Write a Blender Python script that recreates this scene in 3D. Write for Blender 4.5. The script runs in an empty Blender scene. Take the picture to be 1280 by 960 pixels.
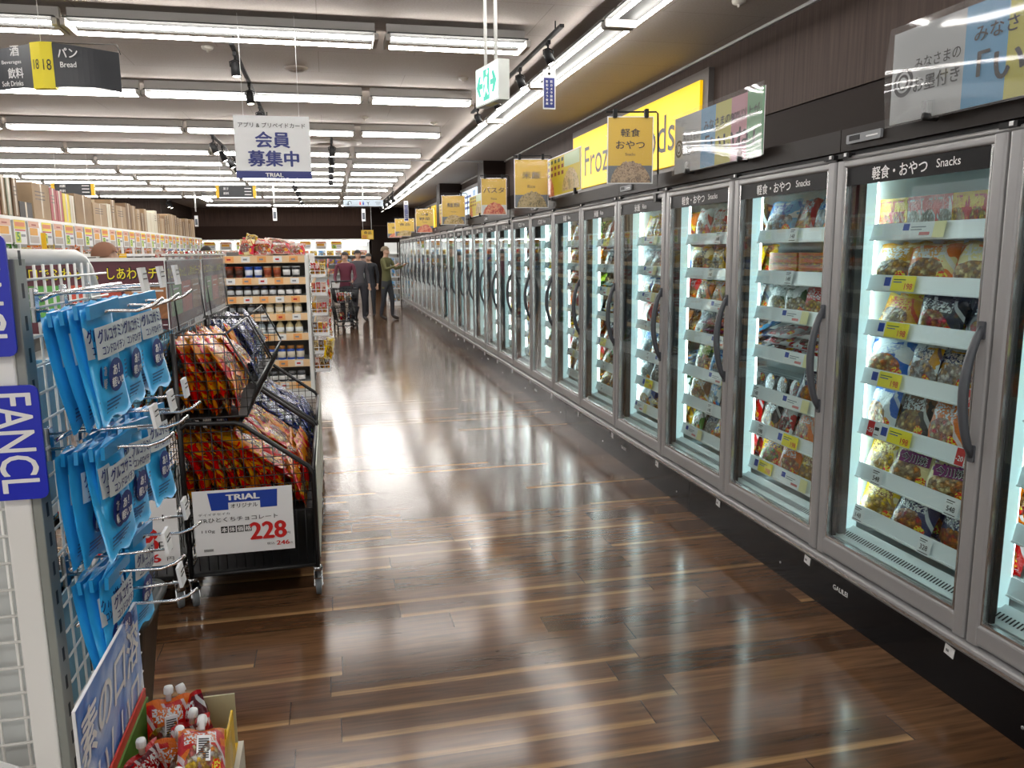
import bpy, math, random
from mathutils import Vector, Matrix, Euler
R=math.radians; PI=math.pi
rnd=random.Random(7)
sc=bpy.context.scene
COL=sc.collection

# ------------------------------------------------------------------ render look
sc.view_settings.view_transform='Standard'; sc.view_settings.look='None'
sc.view_settings.exposure=0.92; sc.view_settings.gamma=1.0; sc.view_settings.use_curve_mapping=False
try:
    sc.cycles.use_denoising=True; sc.cycles.max_bounces=9; sc.cycles.diffuse_bounces=4; sc.cycles.glossy_bounces=4
    sc.cycles.transparent_max_bounces=24; sc.cycles.sample_clamp_indirect=6.0
    sc.cycles.caustics_reflective=False; sc.cycles.caustics_refractive=False
except Exception: pass

# ------------------------------------------------------------------ materials
def newmat(name):
    m=bpy.data.materials.new(name); m.use_nodes=True
    nt=m.node_tree; b=nt.nodes['Principled BSDF']
    return m,nt,b
def setp(b,col=None,rough=None,metal=None,emit=None,estr=None,coat=None,spec=None,alpha=None):
    if col is not None: b.inputs['Base Color'].default_value=(*col,1)
    if rough is not None: b.inputs['Roughness'].default_value=rough
    if metal is not None: b.inputs['Metallic'].default_value=metal
    if emit is not None: b.inputs['Emission Color'].default_value=(*emit,1)
    if estr is not None: b.inputs['Emission Strength'].default_value=estr
    if coat is not None: b.inputs['Coat Weight'].default_value=coat
    if spec is not None: b.inputs['Specular IOR Level'].default_value=spec
    if alpha is not None: b.inputs['Alpha'].default_value=alpha
_mc={}
def mat(name,col,rough=.5,metal=0,emit=None,estr=None,coat=None,spec=None,noise=0,scale=20):
    if name in _mc: return _mc[name]
    m,nt,b=newmat(name); setp(b,col,rough,metal,emit,estr,coat,spec)
    if noise:
        N=nt.nodes; L=nt.links
        tc=N.new('ShaderNodeTexCoord'); n=N.new('ShaderNodeTexNoise'); n.inputs['Scale'].default_value=scale; n.inputs['Detail'].default_value=4
        L.new(tc.outputs['Object'],n.inputs['Vector'])
        r=N.new('ShaderNodeValToRGB'); r.color_ramp.elements[0].position=.3; r.color_ramp.elements[1].position=.7
        r.color_ramp.elements[0].color=(*[c*(1-noise) for c in col],1); r.color_ramp.elements[1].color=(*[min(1,c*(1+noise)) for c in col],1)
        L.new(n.outputs['Fac'],r.inputs['Fac']); L.new(r.outputs['Color'],b.inputs['Base Color'])
    _mc[name]=m; return m
def hexc(h):
    h=h.lstrip('#'); out=[]
    for i in (0,2,4):
        c=int(h[i:i+2],16)/255; out.append(c/12.92 if c<=.04045 else ((c+.055)/1.055)**2.4)
    return tuple(out)
def hm(h,rough=.5,**k): return mat('paint_'+h.strip('#')+'_%d'%int(rough*100)+('_m' if k.get('metal') else ''),hexc(h),rough,**k)

def node(nt,t,**k):
    n=nt.nodes.new(t)
    for a,v in k.items(): setattr(n,a,v)
    return n
def mth(nt,op,a,b=None,c=None):
    n=node(nt,'ShaderNodeMath',operation=op)
    for i,v in enumerate((a,b,c)):
        if v is None: continue
        if isinstance(v,(int,float)): n.inputs[i].default_value=v
        else: nt.links.new(v,n.inputs[i])
    return n.outputs[0]
def mixc(nt,f,a,b,mode='MIX'):
    n=node(nt,'ShaderNodeMix',data_type='RGBA',blend_type=mode)
    for i,v in ((0,f),(6,a),(7,b)):
        if isinstance(v,(int,float)): n.inputs[i].default_value=v
        elif isinstance(v,tuple): n.inputs[i].default_value=(*v,1) if len(v)==3 else v
        else: nt.links.new(v,n.inputs[i])
    return n.outputs[2]
def ramp(nt,f,stops):
    n=node(nt,'ShaderNodeValToRGB'); cr=n.color_ramp
    while len(cr.elements)<len(stops): cr.elements.new(.5)
    for e,(p,c) in zip(cr.elements,stops): e.position=p; e.color=(*c,1)
    if f is not None: nt.links.new(f,n.inputs['Fac'])
    return n.outputs['Color']

def floor_mat():
    m,nt,b=newmat('laminate_floor'); L=nt.links
    tc=node(nt,'ShaderNodeTexCoord'); sp=node(nt,'ShaderNodeSeparateXYZ'); L.new(tc.outputs['Object'],sp.inputs[0])
    X,Y=sp.outputs[0],sp.outputs[1]
    W=.145; LN=1.2
    yr=mth(nt,'DIVIDE',Y,W); row=mth(nt,'FLOOR',yr); fy=mth(nt,'FRACT',yr)
    wn=node(nt,'ShaderNodeTexWhiteNoise',noise_dimensions='1D'); L.new(row,wn.inputs['W'])
    xo=mth(nt,'ADD',mth(nt,'DIVIDE',X,LN),mth(nt,'MULTIPLY',wn.outputs['Value'],7.3))
    colm=mth(nt,'FLOOR',xo); fx=mth(nt,'FRACT',xo)
    cb=node(nt,'ShaderNodeCombineXYZ'); L.new(row,cb.inputs[0]); L.new(colm,cb.inputs[1])
    w2=node(nt,'ShaderNodeTexWhiteNoise',noise_dimensions='2D'); L.new(cb.outputs[0],w2.inputs['Vector'])
    sc2=node(nt,'ShaderNodeSeparateColor'); L.new(w2.outputs['Color'],sc2.inputs[0])
    base=ramp(nt,w2.outputs['Value'],[(0,(.070,.034,.016)),(.35,(.10,.050,.024)),(.7,(.125,.064,.031)),(1,(.16,.085,.042))])
    # grain
    mp=node(nt,'ShaderNodeMapping'); mp.inputs['Scale'].default_value=(1.6,22,1); L.new(tc.outputs['Object'],mp.inputs['Vector'])
    addv=node(nt,'ShaderNodeVectorMath',operation='ADD'); L.new(mp.outputs[0],addv.inputs[0]); L.new(w2.outputs['Color'],addv.inputs[1])
    gn=node(nt,'ShaderNodeTexNoise'); gn.inputs['Scale'].default_value=2.2; gn.inputs['Detail'].default_value=7; gn.inputs['Distortion'].default_value=.6
    L.new(addv.outputs[0],gn.inputs['Vector'])
    g=ramp(nt,gn.outputs['Fac'],[(.3,(.62,.62,.62)),(.7,(1.3,1.25,1.2))])
    c1=mixc(nt,1.0,base,g,'MULTIPLY')
    # pale sapwood streak on one edge of some boards, with a wavy border
    wv=mth(nt,'MULTIPLY',mth(nt,'SUBTRACT',gn.outputs['Fac'],.5),.35)
    e=mth(nt,'ADD',fy,wv)
    sr=node(nt,'ShaderNodeMapRange'); sr.inputs[1].default_value=.26; sr.inputs[2].default_value=.17; L.new(e,sr.inputs[0]); st=sr.outputs[0]
    st=mth(nt,'MULTIPLY',st,mth(nt,'GREATER_THAN',sc2.outputs[1],.62))
    c2=mixc(nt,mth(nt,'MULTIPLY',st,.85),c1,mixc(nt,1.0,(.34,.205,.092),g,'MULTIPLY'))
    # seams
    s1=mth(nt,'LESS_THAN',fy,.022); s2=mth(nt,'LESS_THAN',fx,.0035)
    sm=mth(nt,'MAXIMUM',mth(nt,'MULTIPLY',s1,.35),mth(nt,'MULTIPLY',s2,.7))
    c3=mixc(nt,sm,c2,(.012,.008,.006))
    L.new(c3,b.inputs['Base Color'])
    rn=node(nt,'ShaderNodeTexNoise'); rn.inputs['Scale'].default_value=1.6; rn.inputs['Detail'].default_value=5; L.new(tc.outputs['Object'],rn.inputs['Vector'])
    rr=node(nt,'ShaderNodeMapRange'); rr.inputs[1].default_value=.3; rr.inputs[2].default_value=.7; rr.inputs[3].default_value=.12; rr.inputs[4].default_value=.19
    L.new(rn.outputs['Fac'],rr.inputs[0]); L.new(rr.outputs[0],b.inputs['Roughness'])
    b.inputs['Specular IOR Level'].default_value=.5
    bm=node(nt,'ShaderNodeBump'); bm.inputs['Strength'].default_value=.015; bm.inputs['Distance'].default_value=.002
    L.new(mth(nt,'MULTIPLY',sm,-1.0),bm.inputs['Height']); L.new(bm.outputs[0],b.inputs['Normal'])
    return m
def ceiling_mat():
    m,nt,b=newmat('ceiling_board'); L=nt.links
    tc=node(nt,'ShaderNodeTexCoord')
    br=node(nt,'ShaderNodeTexBrick',offset=.5); br.inputs['Scale'].default_value=1; br.inputs['Brick Width'].default_value=1.82; br.inputs['Row Height'].default_value=.91
    br.inputs['Mortar Size'].default_value=.004; br.inputs['Color1'].default_value=(.37,.325,.29,1); br.inputs['Color2'].default_value=(.36,.315,.28,1); br.inputs['Mortar'].default_value=(.25,.22,.195,1)
    L.new(tc.outputs['Object'],br.inputs['Vector'])
    n=node(nt,'ShaderNodeTexNoise'); n.inputs['Scale'].default_value=60; n.inputs['Detail'].default_value=3; L.new(tc.outputs['Object'],n.inputs['Vector'])
    g=ramp(nt,n.outputs['Fac'],[(.3,(.9,.9,.9)),(.7,(1.06,1.06,1.06))])
    L.new(mixc(nt,1.0,br.outputs['Color'],g,'MULTIPLY'),b.inputs['Base Color']); b.inputs['Roughness'].default_value=.8
    return m
def panel_mat(name,c,pan=.9):
    m,nt,b=newmat(name); L=nt.links
    tc=node(nt,'ShaderNodeTexCoord'); mp=node(nt,'ShaderNodeMapping'); mp.inputs['Scale'].default_value=(18,18,.7); L.new(tc.outputs['Object'],mp.inputs['Vector'])
    n=node(nt,'ShaderNodeTexNoise'); n.inputs['Scale'].default_value=2; n.inputs['Detail'].default_value=6; L.new(mp.outputs[0],n.inputs['Vector'])
    col=ramp(nt,n.outputs['Fac'],[(.25,tuple(x*.7 for x in c)),(.75,tuple(x*1.3 for x in c))])
    sp=node(nt,'ShaderNodeSeparateXYZ'); L.new(tc.outputs['Object'],sp.inputs[0])
    f=mth(nt,'FRACT',mth(nt,'DIVIDE',mth(nt,'ADD',sp.outputs[0],sp.outputs[1]),pan))
    ln=mth(nt,'LESS_THAN',f,.006)
    L.new(mixc(nt,ln,col,tuple(x*.45 for x in c)),b.inputs['Base Color']); b.inputs['Roughness'].default_value=.6; b.inputs['Specular IOR Level'].default_value=.12
    return m
def schlick(nt,f0=.04,gain=1.0,normal=None):
    lw=node(nt,'ShaderNodeLayerWeight'); lw.inputs['Blend'].default_value=.5
    if normal is not None: nt.links.new(normal,lw.inputs['Normal'])
    p=mth(nt,'POWER',lw.outputs['Facing'],5.0)
    return mth(nt,'MINIMUM',mth(nt,'MULTIPLY_ADD',p,(1-f0)*gain,f0),1.0)
def glass_mat(name='door_glass',tint=(.93,.98,.98),ior=1.5,rough=.02,maxr=1.0):
    m=bpy.data.materials.new(name); m.use_nodes=True; nt=m.node_tree; nt.nodes.clear(); L=nt.links
    o=node(nt,'ShaderNodeOutputMaterial'); t=node(nt,'ShaderNodeBsdfTransparent'); t.inputs[0].default_value=(*tint,1)
    g=node(nt,'ShaderNodeBsdfGlossy'); g.inputs['Roughness'].default_value=rough; g.inputs[0].default_value=(1,1,1,1)
    mx=node(nt,'ShaderNodeMixShader'); L.new(schlick(nt,.035,maxr),mx.inputs[0]); L.new(t.outputs[0],mx.inputs[1]); L.new(g.outputs[0],mx.inputs[2]); L.new(mx.outputs[0],o.inputs[0])
    return m
def film_mat(name,haze,ior=1.6,bump=0,hz=(.85,.87,.88),f0=.06,gain=1.0):
    """clear plastic sheet: mostly see-through, a little milky, glossy, with soft waves"""
    m=bpy.data.materials.new(name); m.use_nodes=True; nt=m.node_tree; nt.nodes.clear(); L=nt.links
    o=node(nt,'ShaderNodeOutputMaterial'); t=node(nt,'ShaderNodeBsdfTransparent'); d=node(nt,'ShaderNodeBsdfDiffuse'); d.inputs[0].default_value=(*hz,1)
    g=node(nt,'ShaderNodeBsdfGlossy'); g.inputs['Roughness'].default_value=.05
    m1=node(nt,'ShaderNodeMixShader'); m1.inputs[0].default_value=haze; L.new(t.outputs[0],m1.inputs[1]); L.new(d.outputs[0],m1.inputs[2])
    nrm=None
    if bump:
        tc=node(nt,'ShaderNodeTexCoord'); n=node(nt,'ShaderNodeTexNoise'); n.inputs['Scale'].default_value=3.5; n.inputs['Detail'].default_value=1; L.new(tc.outputs['Object'],n.inputs['Vector'])
        bp=node(nt,'ShaderNodeBump'); bp.inputs['Strength'].default_value=bump; bp.inputs['Distance'].default_value=.05; L.new(n.outputs['Fac'],bp.inputs['Height'])
        L.new(bp.outputs[0],g.inputs['Normal']); nrm=bp.outputs[0]
    m2=node(nt,'ShaderNodeMixShader'); L.new(schlick(nt,f0,gain,nrm),m2.inputs[0]); L.new(m1.outputs[0],m2.inputs[1]); L.new(g.outputs[0],m2.inputs[2]); L.new(m2.outputs[0],o.inputs[0])
    return m
def emit_mat(name,c,s):
    if name in _mc: return _mc[name]
    m,nt,b=newmat(name); setp(b,tuple(min(.8,x) for x in c) if s<2 else (.8,.8,.8),.5,emit=c,estr=s); _mc[name]=m; return m
_bag={}
def bag_mat(key,base,accent,foods,band=None,win=(.5,.36,.40,.27),rough=.22,clear=0):
    """printed plastic packaging: field colour, a food picture, a title band with lettering-like marks (all in the print, by UV)"""
    if key in _bag: return _bag[key]
    m,nt,b=newmat('pack_print_'+key); L=nt.links
    uv=node(nt,'ShaderNodeTexCoord'); sp=node(nt,'ShaderNodeSeparateXYZ'); L.new(uv.outputs['UV'],sp.inputs[0])
    oi=node(nt,'ShaderNodeObjectInfo'); U,V=sp.outputs[0],sp.outputs[1]
    off=node(nt,'ShaderNodeVectorMath',operation='SCALE'); cb=node(nt,'ShaderNodeCombineXYZ'); L.new(oi.outputs['Random'],cb.inputs[0]); L.new(oi.outputs['Random'],cb.inputs[1]); cb.inputs[2].default_value=.3
    L.new(cb.outputs[0],off.inputs[0]); off.inputs['Scale'].default_value=17
    ad=node(nt,'ShaderNodeVectorMath',operation='ADD'); L.new(uv.outputs['UV'],ad.inputs[0]); L.new(off.outputs[0],ad.inputs[1])
    vo=node(nt,'ShaderNodeTexVoronoi',feature='F1'); vo.inputs['Scale'].default_value=9
    wob=node(nt,'ShaderNodeTexNoise'); wob.inputs['Scale'].default_value=14; wob.inputs['Detail'].default_value=3; L.new(ad.outputs[0],wob.inputs['Vector'])
    ws=node(nt,'ShaderNodeVectorMath',operation='SCALE'); L.new(wob.outputs['Color'],ws.inputs[0]); ws.inputs['Scale'].default_value=.12
    wa=node(nt,'ShaderNodeVectorMath',operation='ADD'); L.new(ad.outputs[0],wa.inputs[0]); L.new(ws.outputs[0],wa.inputs[1]); L.new(wa.outputs[0],vo.inputs['Vector'])
    scol=node(nt,'ShaderNodeSeparateColor'); L.new(vo.outputs['Color'],scol.inputs[0])
    fs=[(i/max(1,len(foods)-1),f) for i,f in enumerate(foods)]
    food=ramp(nt,scol.outputs[0],fs)
    shade=ramp(nt,vo.outputs['Distance'],[(0,(1.25,1.25,1.25)),(.25,(.85,.85,.85)),(.55,(.35,.32,.30))])
    food=mixc(nt,1.0,food,shade,'MULTIPLY')
    food=mixc(nt,1.0,food,ramp(nt,wob.outputs['Fac'],[(.35,(.62,.55,.48)),(.6,(1.15,1.12,1.05))]),'MULTIPLY')
    big=node(nt,'ShaderNodeTexNoise'); big.inputs['Scale'].default_value=2.3; big.inputs['Detail'].default_value=2; L.new(ad.outputs[0],big.inputs['Vector'])
    fld=mixc(nt,mth(nt,'GREATER_THAN',big.outputs['Fac'],.54),base,accent)
    diag=mth(nt,'FRACT',mth(nt,'ADD',mth(nt,'MULTIPLY',U,2.2),mth(nt,'ADD',mth(nt,'MULTIPLY',V,1.3),oi.outputs['Random'])))
    fld=mixc(nt,mth(nt,'MULTIPLY',mth(nt,'LESS_THAN',diag,.16),.75),fld,band or accent)
    dx=mth(nt,'DIVIDE',mth(nt,'SUBTRACT',U,mth(nt,'ADD',mth(nt,'MULTIPLY',oi.outputs['Random'],.24),win[0]-.12)),win[2]); dy=mth(nt,'DIVIDE',mth(nt,'SUBTRACT',V,win[1]),win[3])
    rr=mth(nt,'ADD',mth(nt,'MULTIPLY',dx,dx),mth(nt,'MULTIPLY',dy,dy))
    rr=mth(nt,'ADD',rr,mth(nt,'MULTIPLY',mth(nt,'SUBTRACT',big.outputs['Fac'],.5),1.6))
    c=mixc(nt,mth(nt,'LESS_THAN',rr,1.0),fld,food)
    mpn=node(nt,'ShaderNodeMapping'); mpn.inputs['Scale'].default_value=(15,16,1); L.new(ad.outputs[0],mpn.inputs['Vector'])
    ln=node(nt,'ShaderNodeTexNoise'); ln.inputs['Scale'].default_value=1.5; ln.inputs['Detail'].default_value=1; L.new(mpn.outputs[0],ln.inputs['Vector'])
    mark=mth(nt,'GREATER_THAN',ln.outputs['Fac'],.52)
    if band:
        inb=mth(nt,'MULTIPLY',mth(nt,'GREATER_THAN',V,.64),mth(nt,'LESS_THAN',V,.88))
        inb=mth(nt,'MULTIPLY',inb,mth(nt,'MULTIPLY',mth(nt,'GREATER_THAN',U,.10),mth(nt,'LESS_THAN',U,.80)))
        plate=mth(nt,'MULTIPLY',inb,.55)
        c=mixc(nt,plate,c,accent); c=mixc(nt,mth(nt,'MULTIPLY',inb,mark),c,band)
    # corner badge and small print lines
    bx=mth(nt,'SUBTRACT',U,.80); by=mth(nt,'SUBTRACT',V,.24)
    bd=mth(nt,'LESS_THAN',mth(nt,'ADD',mth(nt,'MULTIPLY',bx,bx),mth(nt,'MULTIPLY',by,by)),.011)
    c=mixc(nt,bd,c,mixc(nt,mark,(.75,.06,.05),(.85,.75,.2)))
    lines=mth(nt,'MULTIPLY',mth(nt,'LESS_THAN',V,.15),mth(nt,'LESS_THAN',mth(nt,'FRACT',mth(nt,'MULTIPLY',V,26)),.4))
    c=mixc(nt,mth(nt,'MULTIPLY',mth(nt,'MULTIPLY',lines,mark),.8),c,band or accent)
    # crimped seals at top and bottom
    seal=mth(nt,'MAXIMUM',mth(nt,'GREATER_THAN',V,.94),mth(nt,'LESS_THAN',V,.05))
    c=mixc(nt,mth(nt,'MULTIPLY',seal,.8),c,accent)
    hs=node(nt,'ShaderNodeHueSaturation'); hs.inputs['Saturation'].default_value=1.25; hs.inputs['Value'].default_value=.80; L.new(c,hs.inputs['Color']); c=hs.outputs[0]
    L.new(c,b.inputs['Base Color']); b.inputs['Roughness'].default_value=rough+.05; b.inputs['Specular IOR Level'].default_value=.5
    cr=node(nt,'ShaderNodeTexNoise'); cr.inputs['Scale'].default_value=5; cr.inputs['Detail'].default_value=3; cr.inputs['Distortion'].default_value=2.5; L.new(ad.outputs[0],cr.inputs['Vector'])
    bp=node(nt,'ShaderNodeBump'); bp.inputs['Strength'].default_value=.35; bp.inputs['Distance'].default_value=.012; L.new(cr.outputs['Fac'],bp.inputs['Height']); L.new(bp.outputs[0],b.inputs['Normal'])
    _bag[key]=m; return m
def noise_print(name,cols,scale=14,rough=.35):
    if name in _mc: return _mc[name]
    m,nt,b=newmat(name); L=nt.links
    tc=node(nt,'ShaderNodeTexCoord'); n=node(nt,'ShaderNodeTexNoise'); n.inputs['Scale'].default_value=scale; n.inputs['Detail'].default_value=5; n.inputs['Distortion'].default_value=1.2
    L.new(tc.outputs['Object'],n.inputs['Vector'])
    k=len(cols); c=ramp(nt,n.outputs['Fac'],[(.3+.4*i/(k-1),q) for i,q in enumerate(cols)])
    L.new(c,b.inputs['Base Color']); b.inputs['Roughness'].default_value=rough; _mc[name]=m; return m

M_FLOOR=floor_mat(); M_CEIL=ceiling_mat()
M_WALL=panel_mat('wall_panel_wood',(.052,.036,.030)); M_WALL_LIT=panel_mat('far_wall_panel_wood_lit_tint',(.095,.058,.046)); M_WALLD_LIT=mat('far_wall_lower_brown_lit_tint',(.05,.028,.021),.6,spec=.1); M_WALLD=mat('wall_dark_brown',(.016,.010,.008),.6,spec=.1)  # far wall pair: same browns lightened, lamp-row light put into the colour
M_GLASS=glass_mat('door_glass',(.90,.96,.96),1.52,.015)
M_FRAME=mat('door_frame_grey',(.33,.33,.335),.36,.15); M_FRAME2=mat('frame_edge_silver',(.5,.5,.5),.25,.9)
M_HANDLE=mat('handle_dark_grey',(.075,.082,.095),.4)
M_BLACK=mat('gloss_black',(.004,.004,.005),.22,spec=.22); M_SIGNB=mat('sign_strip_black',(.005,.005,.006),.45,spec=.15); M_MBLACK=mat('matt_black',(.010,.010,.011),.5,spec=.25); M_WIRE=mat('black_wire_coat',(.010,.010,.011),.35)
M_WHITE=mat('white_enamel',(.80,.82,.82),.35); M_PAPER=mat('white_paper',(.82,.83,.84),.6); M_TXTB=mat('black_ink',(.012,.012,.014),.5); M_TXTW=mat('white_ink',(.85,.85,.85),.5)
M_STEEL=mat('rack_white_steel',(.84,.84,.81),.35); M_CHROME=mat('chrome',(.75,.76,.78),.12,1.0)
M_HEADER=mat('header_brown_black',(.020,.015,.013),.5,spec=.2)
M_TUBE=emit_mat('lamp_tube_white',(1.0,.97,.93),18.0); M_LED=emit_mat('cabinet_led',(.90,1.0,1.0),7.8); M_LEDBOX=emit_mat('cabinet_led_diffuser',(.62,.86,.88),.36)
M_CABW=mat('cabinet_white',(.66,.73,.73),.35); M_SHELF=mat('cabinet_shelf_white',(.72,.79,.80),.22); M_RAIL=mat('price_rail',(.82,.86,.88),.18)
M_DARKSLOT=mat('dark_slot',(.02,.025,.03),.6)
M_YEL=hm('#f2c21a',.4); M_YELC=hm('#f3e12c',.5); M_RED=hm('#c9201e',.45); M_BLUE=hm('#1a3fa0',.45); M_NAVY=hm('#1c2a78',.45)
M_CARD=mat('cardboard',(.27,.18,.10),.8,noise=.12,scale=4)
M_WCARD=[M_CARD,mat('cardboard_pale',(.36,.255,.155),.8,noise=.1,scale=5),mat('cardboard_dark',(.19,.12,.07),.8,noise=.12,scale=5)]

# ------------------------------------------------------------------ mesh builder
class MB:
    def __init__(s): s.v=[]; s.f=[]; s.m=[]; s.mats=[]; s.sm=[]; s.uv={}
    def mi(s,m):
        if m not in s.mats: s.mats.append(m)
        return s.mats.index(m)
    def add(s,vs,fs,m,smooth=False):
        b=len(s.v); s.v+= [tuple(v) for v in vs]; k=s.mi(m)
        for f in fs: s.f.append([b+i for i in f]); s.m.append(k); s.sm.append(smooth)
        return s
    def boxx(s,x0,x1,y0,y1,z0,z1,m):
        vs=[(x,y,z) for x in (x0,x1) for y in (y0,y1) for z in (z0,z1)]
        return s.add(vs,[(0,1,3,2),(4,6,7,5),(0,4,5,1),(2,3,7,6),(0,2,6,4),(1,5,7,3)],m)
    def box(s,c,d,m,rot=None):
        M=Euler(rot).to_matrix() if rot else Matrix.Identity(3)
        vs=[Vector(c)+M@Vector((sx*d[0]/2,sy*d[1]/2,sz*d[2]/2)) for sx in (-1,1) for sy in (-1,1) for sz in (-1,1)]
        return s.add(vs,[(0,1,3,2),(4,6,7,5),(0,4,5,1),(2,3,7,6),(0,2,6,4),(1,5,7,3)],m)
    def bev(s,x0,x1,y0,y1,z0,z1,m,r=.01,axis='z'):
        """box with four rounded edges along axis"""
        A={'z':(0,1,2),'y':(0,2,1),'x':(1,2,0)}[axis]; lo=(x0,y0,z0); hi=(x1,y1,z1)
        a0,a1,b0,b1=lo[A[0]],hi[A[0]],lo[A[1]],hi[A[1]]; pts=[]
        for cx,cy,t0 in ((a1-r,b1-r,0),(a0+r,b1-r,90),(a0+r,b0+r,180),(a1-r,b0+r,270)):
            for k in range(4):
                t=R(t0+30*k); pts.append((cx+r*math.cos(t),cy+r*math.sin(t)))
        n=len(pts); vs=[]
        for c in (lo[A[2]],hi[A[2]]):
            for p in pts:
                v=[0,0,0]; v[A[0]],v[A[1]],v[A[2]]=p[0],p[1],c; vs.append(v)
        fs=[list(range(n))[::-1],list(range(n,2*n))]+[(i,(i+1)%n,n+(i+1)%n,n+i) for i in range(n)]
        return s.add(vs,fs,m)
    def tube(s,pts,r,m,n=6,closed=False,smooth=True):
        P=[Vector(p) for p in pts]; k=len(P); vs=[]; fs=[]; prev=None
        for i,p in enumerate(P):
            if closed: d=(P[(i+1)%k]-P[i-1])
            else: d=P[min(i+1,k-1)]-P[max(i-1,0)]
            if d.length<1e-9: d=Vector((0,0,1))
            d.normalize()
            if prev is None:
                a=Vector((0,0,1)) if abs(d.z)<.9 else Vector((1,0,0)); u=d.cross(a).normalized()
            else:
                u=prev-d*prev.dot(d)
                u=u.normalized() if u.length>1e-6 else d.orthogonal().normalized()
            prev=u; w=d.cross(u); rr=r[i] if isinstance(r,(list,tuple)) else r
            for j in range(n):
                t=2*PI*j/n; vs.append(p+u*math.cos(t)*rr+w*math.sin(t)*rr)
        for i in range(k if closed else k-1):
            for j in range(n):
                a=i*n+j; b2=i*n+(j+1)%n; c=((i+1)%k)*n+(j+1)%n; d2=((i+1)%k)*n+j; fs.append((a,b2,c,d2))
        if not closed: fs+= [tuple(range(n))[::-1],tuple(range((k-1)*n,k*n))]
        return s.add(vs,fs,m,smooth)
    def lathe(s,prof,m,c=(0,0,0),n=16,axis='z',smooth=True):
        vs=[]; fs=[]
        for (r,h) in prof:
            for j in range(n):
                t=2*PI*j/n; a,b=r*math.cos(t),r*math.sin(t)
                vs.append({'z':(c[0]+a,c[1]+b,c[2]+h),'y':(c[0]+a,c[1]+h,c[2]+b),'x':(c[0]+h,c[1]+a,c[2]+b)}[axis])
        for i in range(len(prof)-1):
            for j in range(n): fs.append((i*n+j,i*n+(j+1)%n,(i+1)*n+(j+1)%n,(i+1)*n+j))
        fs+=[tuple(range(n))[::-1],tuple(range((len(prof)-1)*n,len(prof)*n))]
        return s.add(vs,fs,m,smooth)
    def prism(s,poly,O,U,V,N,dep,m):
        """polygon in (U,V) at O, extruded by dep along N"""
        O,U,V,N=map(Vector,(O,U,V,N)); n=len(poly)
        vs=[O+U*a+V*b for a,b in poly]+[O+U*a+V*b+N*dep for a,b in poly]
        return s.add(vs,[tuple(range(n))[::-1],tuple(range(n,2*n))]+[(i,(i+1)%n,n+(i+1)%n,n+i) for i in range(n)],m)
    def quad(s,O,U,V,m,u0,u1,v0,v1,off=0):
        O,U,V=map(Vector,(O,U,V)); N=U.cross(V).normalized()
        return s.add([O+U*a+V*b+N*off for a,b in ((u0,v0),(u1,v0),(u1,v1),(u0,v1))],[(0,1,2,3)],m)
    def text(s,body,O,U,V,m,h=None,w=None,align='c',bold=0,off=.0015,fn=None,skew=0):
        vs,fs,bb=text_geo(body); x0,x1,y0,y1=bb
        k=(h/(y1-y0)) if h else w/(x1-x0); kx=k if not (h and w) else w/(x1-x0)
        cx={'c':(x0+x1)/2,'l':x0,'r':x1}[align]; cy=(y0+y1)/2
        O,U,V=map(Vector,(O,U,V)); N=U.cross(V).normalized()
        q=bold*.75
        for n_,(ex,ey) in enumerate([(0,0)] if not q else [(-q,0),(q,0),(0,q*.6),(0,-q*.6)]):
            out=[]
            for x,y in vs:
                x+=ex; y+=ey
                a,b=(x-cx)*kx+(y-cy)*k*skew,(y-cy)*k; o=off+n_*.00008+(fn(a,b) if fn else 0)
                out.append(O+U*a+V*b+N*o)
            s.add(out,fs,m)
        return s
_tc={}
def text_geo(body):
    key=body
    if key in _tc: return _tc[key]
    c=bpy.data.curves.new('lettering','FONT'); c.body=body; c.resolution_u=3; c.space_line=.95
    o=bpy.data.objects.new('lettering',c); COL.objects.link(o); bpy.context.view_layer.update()
    dg=bpy.context.evaluated_depsgraph_get(); me=bpy.data.meshes.new_from_object(o.evaluated_get(dg))
    vs=[(v.co.x,v.co.y) for v in me.vertices]; fs=[tuple(p.vertices) for p in me.polygons]
    # keep every face looking to +Z
    out=[]
    for p,f in zip(me.polygons,fs): out.append(f if p.normal.z>=0 else f[::-1])
    bpy.data.objects.remove(o); bpy.data.curves.remove(c); bpy.data.meshes.remove(me)
    xs=[v[0] for v in vs]; ys=[v[1] for v in vs]
    _tc[key]=(vs,out,(min(xs),max(xs),min(ys),max(ys))); return _tc[key]

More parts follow.
